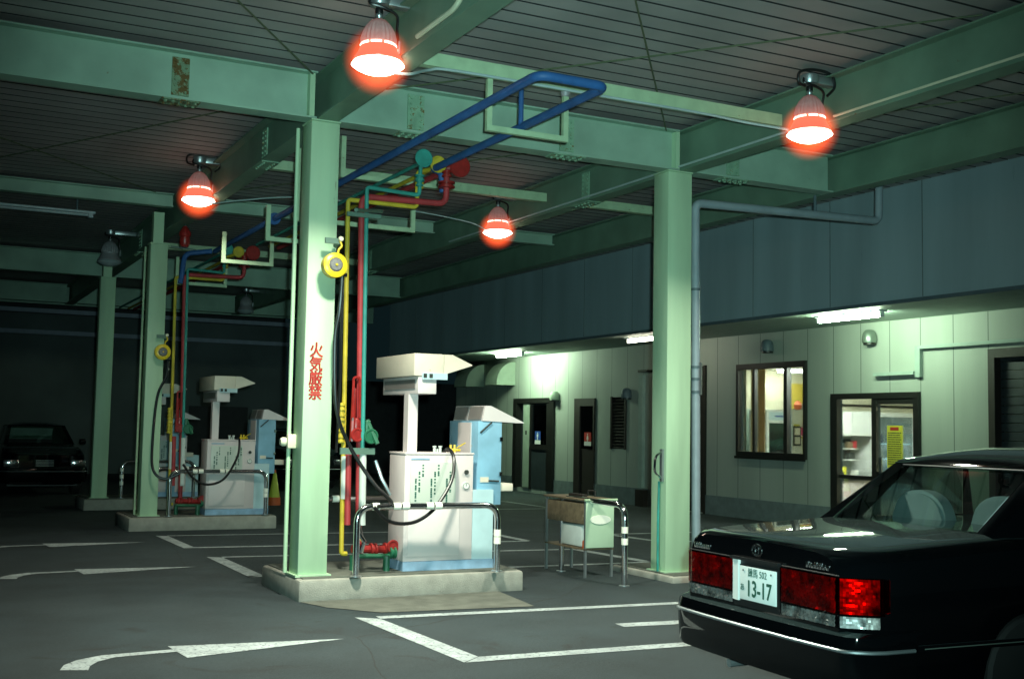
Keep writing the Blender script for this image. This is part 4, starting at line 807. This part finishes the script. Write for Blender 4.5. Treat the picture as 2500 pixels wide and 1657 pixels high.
for (x, z, w2, h, mat, lab) in ((15.62, 0.741, 0.16, 0.10, "ink", "black kettle on the worktop inside the entrance"), (15.62, 1.0, 0.14, 0.16, "display smoke", "dark box left of the small shelves inside the entrance"), (15.9, 1.081, 0.14, 0.12, "ink", "black carton on the lower shelf inside the entrance"), (15.86, 1.291, 0.12, 0.12, "rust brown", "brown carton on the upper shelf inside the entrance"), (15.98, 1.291, 0.08, 0.14, "pipe red", "red carton on the upper shelf inside the entrance"), (16.0, 0.741, 0.12, 0.14, "white paper", "white carton on the worktop inside the entrance"), (15.72, 0.741, 0.08, 0.2, "poster yellow", "yellow carton beside the black kettle on the worktop"), (16.16, 1.39, 0.13, 0.07, "ink", "black device hanging under the white cupboard"), (16.16, 1.26, 0.10, 0.12, "white paper", "white sheet under the black device by the cupboard"), (16.16, 1.08, 0.11, 0.17, "display smoke", "grey panel below the white sheet by the cupboard")):
    yy = 17.10 if z in (1.0, 1.39, 1.26, 1.08) else 16.72
    single("carton", MB().box(x-w2/2, x+w2/2, yy, yy+0.098, z, z+h, 0.006), mat, lab, "box", "small items by the office worktop")
t = thing("notice_poster", "yellow printed notice with red heading on the entrance glass", "poster", (13.49, 13.27, 1.2))
pp = MB().box(13.484, 13.4995, 13.11, 13.42, 1.05, 1.70).build("sheet", "poster yellow", t)
b = MB(); b.box(13.480, 13.4835, 13.18, 13.35, 1.625, 1.675); b.build("heading", "red print", pp)
b = MB(); rnd = random.Random(5)
for i in range(15):
    z = 1.595-i*0.034; y = 13.40
    while y > 13.15:
        w2 = rnd.uniform(0.015, 0.04); b.box(13.481, 13.4835, max(y-w2, 13.13), y, z-0.016, z); y -= w2+rnd.choice((0.006, 0.012))
b.build("printed_text", "ink", pp)
b = MB(); b.lathe([(0.0, 0.0), (0.03, 0.0)], (0, 0, 0), 'z', 6); b.bm.free()

# ------------------------------------------------------------------ the black saloon car
def saloon(loc, rz, label):
    t = thing("saloon_car", label, "car", (0, 0, 0), "dark saloon cars")
    t["_o"] = (0, 0, 0)
    AR = ((1.16, 0.335), (3.78, 0.335))
    def hw(u):   # plan half width
        w = 0.848
        if u < 0.30: w -= 0.15*((0.30-u)/0.30)**2.3
        if u > 4.2: w -= 0.16*((u-4.2)/0.5)**2
        return w
    def zt(u):   # deck line
        if u < 0.10: return 0.965+0.14*u
        if u < 1.1: return 0.979+0.055*(u-0.1)
        if u < 3.3: return 1.03
        return 1.03-0.06*(u-3.3)-0.12*max(0, (u-3.9)/0.8)**2
    def zb(u):
        z = 0.24+0.10*max(0, (0.35-u)/0.35)**2
        for c, r in AR:
            if abs(u-c) < r: z = max(z, 0.32+math.sqrt(r*r-(u-c)**2)-0.02)
        return min(z, 0.655)
    us = [0.0, 0.012, 0.03, 0.06, 0.10, 0.16, 0.22]
    u = 0.3
    while u < 4.66: us.append(u); u += 0.045
    us += [4.66, 4.68, 4.70]
    rows = []
    for u in us:
        w, T, B = hw(u), zt(u), zb(u); e = 0.0
        if u <= 0.03: e = 0.012*(1-u/0.03)
        half = [(0, B), (w*0.82, B), (w*0.97, B+0.015), (w-0.004, 0.68), (w, 0.72), (w-0.012, 0.83), (w-0.030, T-0.085), (w-0.055, T-0.042), (w-0.10, T-0.012-e), (w-0.2, T+0.004-e), (0, T+0.016-e)]
        rows.append([(u, l, z) for l, z in half] + [(u, -l, z) for l, z in half[-2:0:-1]])
    b = MB(); V = [[b.bm.verts.new(p) for p in r] for r in rows]; n = len(rows[0])
    for i in range(len(V)-1):
        for k in range(n): b.bm.faces.new([V[i][k], V[i][(k+1) % n], V[i+1][(k+1) % n], V[i+1][k]])
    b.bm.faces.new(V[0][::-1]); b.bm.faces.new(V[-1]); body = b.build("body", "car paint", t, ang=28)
    # greenhouse: rings of pillars round real openings
    base = {'rl': (0.97, 0.735, 1.01), 'rr': (0.97, -0.735, 1.01), 'fl': (3.42, 0.735, 1.03), 'fr': (3.42, -0.735, 1.03)}
    top = {'rl': (1.535, 0.625, 1.385), 'rr': (1.535, -0.625, 1.385), 'fl': (2.62, 0.60, 1.425), 'fr': (2.62, -0.60, 1.425)}
    def lerp(p, q, s): return tuple(p[i]+(q[i]-p[i])*s for i in range(3))
    def quadpt(q, s, v): return lerp(lerp(q[0], q[1], s), lerp(q[3], q[2], s), v)
    pil = MB(); panes = []
    def ring(q, cuts, v0, v1):
        xs2 = [0.0] + [c for ab in cuts for c in ab] + [1.0]
        for i in range(len(xs2)-1):
            s0, s1 = xs2[i], xs2[i+1]; glass = (i % 2 == 1)
            for (a, c2, g2) in ((0, v0, False), (v0, v1, glass), (v1, 1, False)):
                P4 = [quadpt(q, s0, a), quadpt(q, s1, a), quadpt(q, s1, c2), quadpt(q, s0, c2)]
                (panes.append(P4) if g2 else pil.face(P4))
    ring([base['rr'], base['rl'], top['rl'], top['rr']], [(0.095, 0.905)], 0.0, 0.93); n1 = len(panes)
    ring([base['rl'], base['fl'], top['fl'], top['rl']], [(0.14, 0.50), (0.54, 0.90)], 0.04, 0.93)
    ring([base['fr'], base['rr'], top['rr'], top['fr']], [(0.10, 0.46), (0.50, 0.86)], 0.04, 0.93)
    ring([base['fl'], base['fr'], top['fr'], top['fl']], [(0.06, 0.94)], 0.03, 0.95)
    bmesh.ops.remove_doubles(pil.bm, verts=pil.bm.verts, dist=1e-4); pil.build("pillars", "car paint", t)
    # crowned roof
    rr = []
    for u, ze, zc, w in ((1.515, 1.375, 1.378, 0.632), (1.56, 1.395, 1.405, 0.632), (1.64, 1.408, 1.436, 0.630), (1.76, 1.416, 1.466, 0.626), (1.95, 1.420, 1.488, 0.622), (2.15, 1.422, 1.494, 0.618), (2.35, 1.424, 1.486, 0.614), (2.52, 1.424, 1.462, 0.610), (2.64, 1.42, 1.432, 0.606)):
        rr.append([(u, q/6*w, ze+(zc-ze)*(1-abs(q/6)**3.0)) for q in range(-6, 7)])
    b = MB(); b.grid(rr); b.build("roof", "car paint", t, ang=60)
    for q, P4 in enumerate(panes):
        nm = "rear_window" if q < n1 else "windscreen" if q == len(panes)-1 else "side_window"
        nr = (Vector(P4[1])-Vector(P4[0])).cross(Vector(P4[3])-Vector(P4[0])).normalized()*0.004
        b = MB(); b.face([Vector(p)-nr for p in P4]); b.build(nm, "car glass", t)
    # bright strip round the rear glass
    a, c2, d, e = [Vector(p) for p in panes[0]]
    MB().tube([d+Vector((-0.012, 0, 0.004)), c2.lerp(d, 0)+Vector((-0.012, 0, 0)), ], 0.006, 6).bm.free()
    MB().tube([e+Vector((-0.012, 0, 0.006)), d+Vector((-0.012, 0, 0.006))], 0.008, 6).build("window_strip", "chrome", t)
    # cabin
    MB().box(0.95, 1.45, -0.62, 0.62, 0.90, 1.012).build("parcel_shelf", "car cabin", t)
    b = MB(); b.prism([(1.42, 0.5), (1.62, 0.5), (1.50, 0.985), (1.40, 0.985)], 'y', -0.62, 0.62); b.build("rear_seat", "car cabin", t)
    def hump(c, hw2, zt2, u0, u1, nm, mat):
        pts = [(c-hw2, 0.6), (c-hw2, 1.0)] + [(c-hw2*math.cos(k*math.pi/12), 1.0+(zt2-1.0)*math.sin(k*math.pi/12)**0.75) for k in range(1, 12)] + [(c+hw2, 1.0), (c+hw2, 0.6)]
        b = MB(); b.prism(pts, 'x', u0, u1); bmesh.ops.bevel(b.bm, geom=[e for e in b.bm.edges if abs(e.verts[0].co.x-e.verts[1].co.x) < 1e-6], offset=0.02, segments=2, affect='EDGES')
        return b.build(nm, mat, t)
    for s in (0.35, -0.33):
        hump(s, 0.235, 1.215, 1.44, 1.56, "seat_cover", "seat cover")
        st = hump(s*1.03, 0.25, 1.19, 2.30, 2.40, "front_seat", "car cabin")
        MB().box(2.32, 2.38, s-0.11, s+0.11, 1.20, 1.33, 0.03).build("headrest", "car cabin", st)
        MB().lathe([(0.0, 0.012), (0.085, 0.012), (0.09, 0.0), (0.0, -0.004)], (1.16, s*0.62+0.08, 1.0155), 'z', 20).build("speaker", "speaker blue", t)
    MB().box(2.9, 3.35, -0.68, 0.68, 0.72, 1.0, 0.05).build("dashboard", "car cabin", t)
    wh = MB(); 
    wh.tube([(2.78+0.06*math.sin(k*math.pi/10), -0.36+0.18*math.cos(k*math.pi/10), 0.98+0.17*math.sin(k*math.pi/10)) for k in range(21)], 0.013, 6); wh.build("steering_wheel", "car cabin", t)
    # rear lamps, following the body side
    def lampmb(s, l0, z0, z1, proud, us2, lf=0.002):
        b = MB(); rows2 = []
        path = [(0.0-proud, l0)] + [(0.0-proud, l0+(0.682-l0)*k/5) for k in range(1, 6)] + [(-0.010, 0.694)] + [(uu, hw(uu)+lf+0.003) for uu in us2[1:]]
        for (uu, l) in path: rows2.append([(uu, s*l, z0), (uu, s*l, z1)])
        b.grid(rows2)
        top_ = [b.bm.verts.new((max(uu, 0.0)+0.03, s*max(l-0.03, 0), z1)) for uu, l in path]; bot_ = [b.bm.verts.new((max(uu, 0.0)+0.03, s*max(l-0.03, 0), z0)) for uu, l in path]
        A = [b.bm.verts.new((uu, s*l, z1)) for uu, l in path]; B = [b.bm.verts.new((uu, s*l, z0)) for uu, l in path]
        for i in range(len(path)-1):
            b.bm.faces.new([A[i], A[i+1], top_[i+1], top_[i]]); b.bm.faces.new([B[i], B[i+1], bot_[i+1], bot_[i]])
        b.bm.faces.new([A[0], top_[0], bot_[0], B[0]])
        bmesh.ops.remove_doubles(b.bm, verts=b.bm.verts, dist=1e-4); return b
    us2 = [0.0, 0.02, 0.05, 0.09, 0.13, 0.17]
    for s in (1, -1):
        lampmb(s, 0.225, 0.672, 0.85, 0.016, us2, 0.004).build("tail_lamp", "tail red", t)
        for (za, zb2, nz) in ((0.676, 0.846, 14), (0.609, 0.664, 5)):
            rnd = random.Random(11+nz); b = MB(); nl = 46; gridp = []
            for k in range(nl+1):
                l = 0.23+0.445*k/nl; gridp.append([(-0.0035-0.011*rnd.random(), s*l, za+(zb2-za)*q/nz) for q in range(nz+1)])
            b.grid(gridp); b.build("reflector", "facet", t, ang=1)
            b = MB(); gridp = []
            for uu in [q*0.01 for q in range(16)]: gridp.append([(uu, s*(hw(uu)+0.0005+0.0025*rnd.random()), za+(zb2-za)*q/nz) for q in range(nz+1)])
            b.grid(gridp); b.build("reflector", "facet", t, ang=1)
        lampmb(s, 0.225, 0.605, 0.668, 0.014, us2[:4], 0.003).build("reverse_lamp", "lens clear", t)
        MB().box(4.69, 4.715, s*0.66-0.15, s*0.66+0.15, 0.60, 0.74, 0.01).build("headlight", "chrome", t)
        MB().box(0.14, 0.18, s*0.852-0.006, s*0.852+0.006, 0.69, 0.85).build("lamp_edge", "tail red", t) if s < 0 else None
    b = MB()
    for i in range(5): b.box(4.70, 4.716, -0.18, 0.18, 0.61+i*0.028, 0.622+i*0.028)
    b.build("grille", "chrome", t)
    # number plate in its bay
    MB().box(-0.006, 0.004, -0.215, 0.222, 0.60, 0.865).build("plate_bay", "car trim", t); MB().prism([(-0.024, 0.152), (-0.0065, 0.152), (-0.0065, 0.222), (-0.012, 0.222)], "z", 0.63, 0.85).build("bay_side", "plate white", t)
    MB().box(-0.03, -0.0062, -0.222, 0.225, 0.852, 0.868).build("bay_lip", "car trim", t)
    pl = MB().box(-0.022, -0.012, -0.20, 0.138, 0.640, 0.822, 0.003).build("number_plate", "plate white", t)
    MB().box(-0.016, -0.0065, -0.207, 0.145, 0.633, 0.829).build("plate_frame", "car trim", pl)
    def ptext(body, size, l, z, sx=1.0, bold=0.0): lettering("plate_text", body, size, "plate green", pl, face_mx(-0.0232, l, z), 0.0008, sx=sx, bold=bold)
    ptext("練馬 502", 0.052, -0.03, 0.788, 0.9); ptext("13-17", 0.122, -0.045, 0.702, 0.84, 0.0022); ptext("あ", 0.042, 0.112, 0.705)
    for l in (0.10, -0.16): MB().lathe([(0.006, 0), (0.006, -0.004)], (-0.022, l, 0.80), 'x', 8).build("plate_bolt", "chrome", pl)
    # trunk badge and scripts
    def ring_el(b, cl, cz, rl, rz_, th): b.tube([(-0.004, cl+rl*math.cos(k*math.pi/12), cz+rz_*math.sin(k*math.pi/12)) for k in range(25)], th, 6)
    b = MB(); ring_el(b, 0.0, 0.915, 0.046, 0.031, 0.005); ring_el(b, 0.0, 0.916, 0.016, 0.028, 0.004); ring_el(b, 0.0, 0.930, 0.030, 0.013, 0.004); b.build("emblem", "chrome", t)
    for (l0, l1, z) in ((0.47, 0.62, 0.885), (-0.62, -0.44, 0.885)):
        b = MB(); rnd = random.Random(int(l0*100)); x = l0
        while x < l1: w2 = rnd.uniform(0.012, 0.022); b.box(-0.006, 0.006, x, x+w2, z-0.012, z+rnd.uniform(0.010, 0.022), 0.002); x += w2+0.006
        b.build("script_badge", "chrome", t)
    # trunk seam, bumpers
    b = MB(); b.tube([(-0.0035, -0.70, 0.858), (-0.0035, 0.70, 0.858)], 0.004, 6); b.build("lid_seam", "car trim", t)
    def bump(u0, sgn, nm):
        b = MB(); path = []
        for k in range(-24, 25):
            a = k/24; l = 0.87*math.copysign(min(1, abs(a)*1.12), a); off = 0.0 if abs(a) < 0.78 else 0.33*((abs(a)-0.78)/0.22)**1.5
            path.append((u0+sgn*(off-0.055*(1-abs(a)**3)), l))
        prof = [(0.0, 0.30), (-0.02, 0.33), (-0.032, 0.42), (-0.035, 0.50), (-0.035, 0.53), (-0.02, 0.575), (0.05, 0.592)]
        rows2 = [[(x+sgn*p[0]*0.8, l*(1-p[0]*0.1), p[1]) for p in prof] for x, l in path]; b.grid(rows2)
        o = b.build(nm, "car paint", t, ang=50)
        pts = [(x-sgn*0.030, l*1.004, 0.508) for x, l in path]; MB().tube(pts, 0.0095, 7).build("bumper_strip", "galvanised", o)
    bump(0.02, 1, "rear_bumper"); bump(4.68, -1, "front_bumper")
    for s in (1, -1):
        b = MB(); b.box(0.36, 4.3, s*0.850-0.004, s*0.850+0.004, 0.49, 0.526, 0.002); b.build("side_moulding", "car paint", t)
        MB().tube([(0.40, s*0.856, 0.508), (4.3, s*0.856, 0.508)], 0.003, 6).build("side_strip", "cowl grey", t)
        for c, r in AR:
            tw = MB().lathe([(0.19, -0.09), (0.30, -0.10), (0.315, -0.08), (0.315, 0.08), (0.30, 0.10), (0.19, 0.09)], (c, s*0.735, 0.315), 'y', 26).build("wheel", "tyre", t)
            MB().lathe([(0.0, -0.09), (0.19, -0.085), (0.19, 0.085), (0.0, 0.09)], (c, s*0.735, 0.315), 'y', 20).build("rim", "galvanised", tw)
        MB().box(3.1, 3.25, s*0.86-(0.14 if s < 0 else 0), s*0.86+(0.14 if s > 0 else 0), 1.03, 1.15, 0.03).build("wing_mirror", "car paint", t)
        b = MB(); b.box(1.62, 1.76, s*0.852-0.012, s*0.852+0.012, 0.80, 0.825, 0.004); b.build("door_handle", "car paint", t)
    MB().box(0.3, 4.4, -0.70, 0.70, 0.20, 0.30).build("underbody", "car trim", t)
    MB().tube([(0.05, -0.1+0.45, 0.25), (0.4, 0.35, 0.26)], 0.025, 10).build("exhaust", "galvanised", t)
    t.location = loc; t.rotation_euler = (0, 0, rz); t.scale = (1, 0.955, 1); return t
car = saloon((4.12, 5.05, 0), math.radians(-3), "black saloon car seen from behind with white seat covers, foreground right")
place(car, (2.45, 30.0, 0), "black parked car facing us in the dark at the far left", math.radians(-90))
place(car, (8.3, 31.2, 0), "dark parked car beyond the nearest dispenser", math.radians(-88))

# ------------------------------------------------------------------ far dark buildings
t = thing("warehouse", "dim grey two storey building across the back of the yard", "building", (0, 36, 0))
MB().box(-20, 10.5, 36, 37, 0, 4.6).build("lower_wall", "far wall", t); MB().box(-20, 10.5, 36.3, 37, 4.6, 11).build("upper_wall", "far dark", t)
b = MB(); b.box(-20, -1.2, 35.9, 36.28, 6.2, 6.9); b.box(-20, -1.0, 35.9, 36.28, 8.2, 8.8); b.box(-1.6, -1.0, 35.9, 36.28, 5.0, 9.2); b.build("balcony_band", "far trim", t)
b = MB(); 
for z in (4.62, 4.0): b.box(-20, 10.5, 35.86, 35.99, z, z+0.12)
b.build("cornice", "far trim", t)
MB().box(3.0, 3.8, 35.9, 36.29, 5.8, 6.8).build("wall_unit", "far trim", t)
for (x, z) in ((-14, 1.0), (-9, 1.0), (7.5, 0.05)): MB().box(x, x+1.8, 35.95, 35.995, z, z+2.0).build("window", "far dark", t)
b = MB(); b.tube(spline([(-20, 33, 5.2), (-8, 33, 4.9), (1.5, 33, 4.95), (9.5, 33, 4.75)]), 0.02, 6); single("overhead_wire", b, "far trim", "faint overhead wire in front of the dark building", "wire")
single("yard_fence", MB().box(10.6, 30, 36.0, 36.2, 0, 3.0), "far dark", "dark boundary wall beyond the office end", "wall")
for o in bpy.data.objects:
    if "_o" in o: del o["_o"]
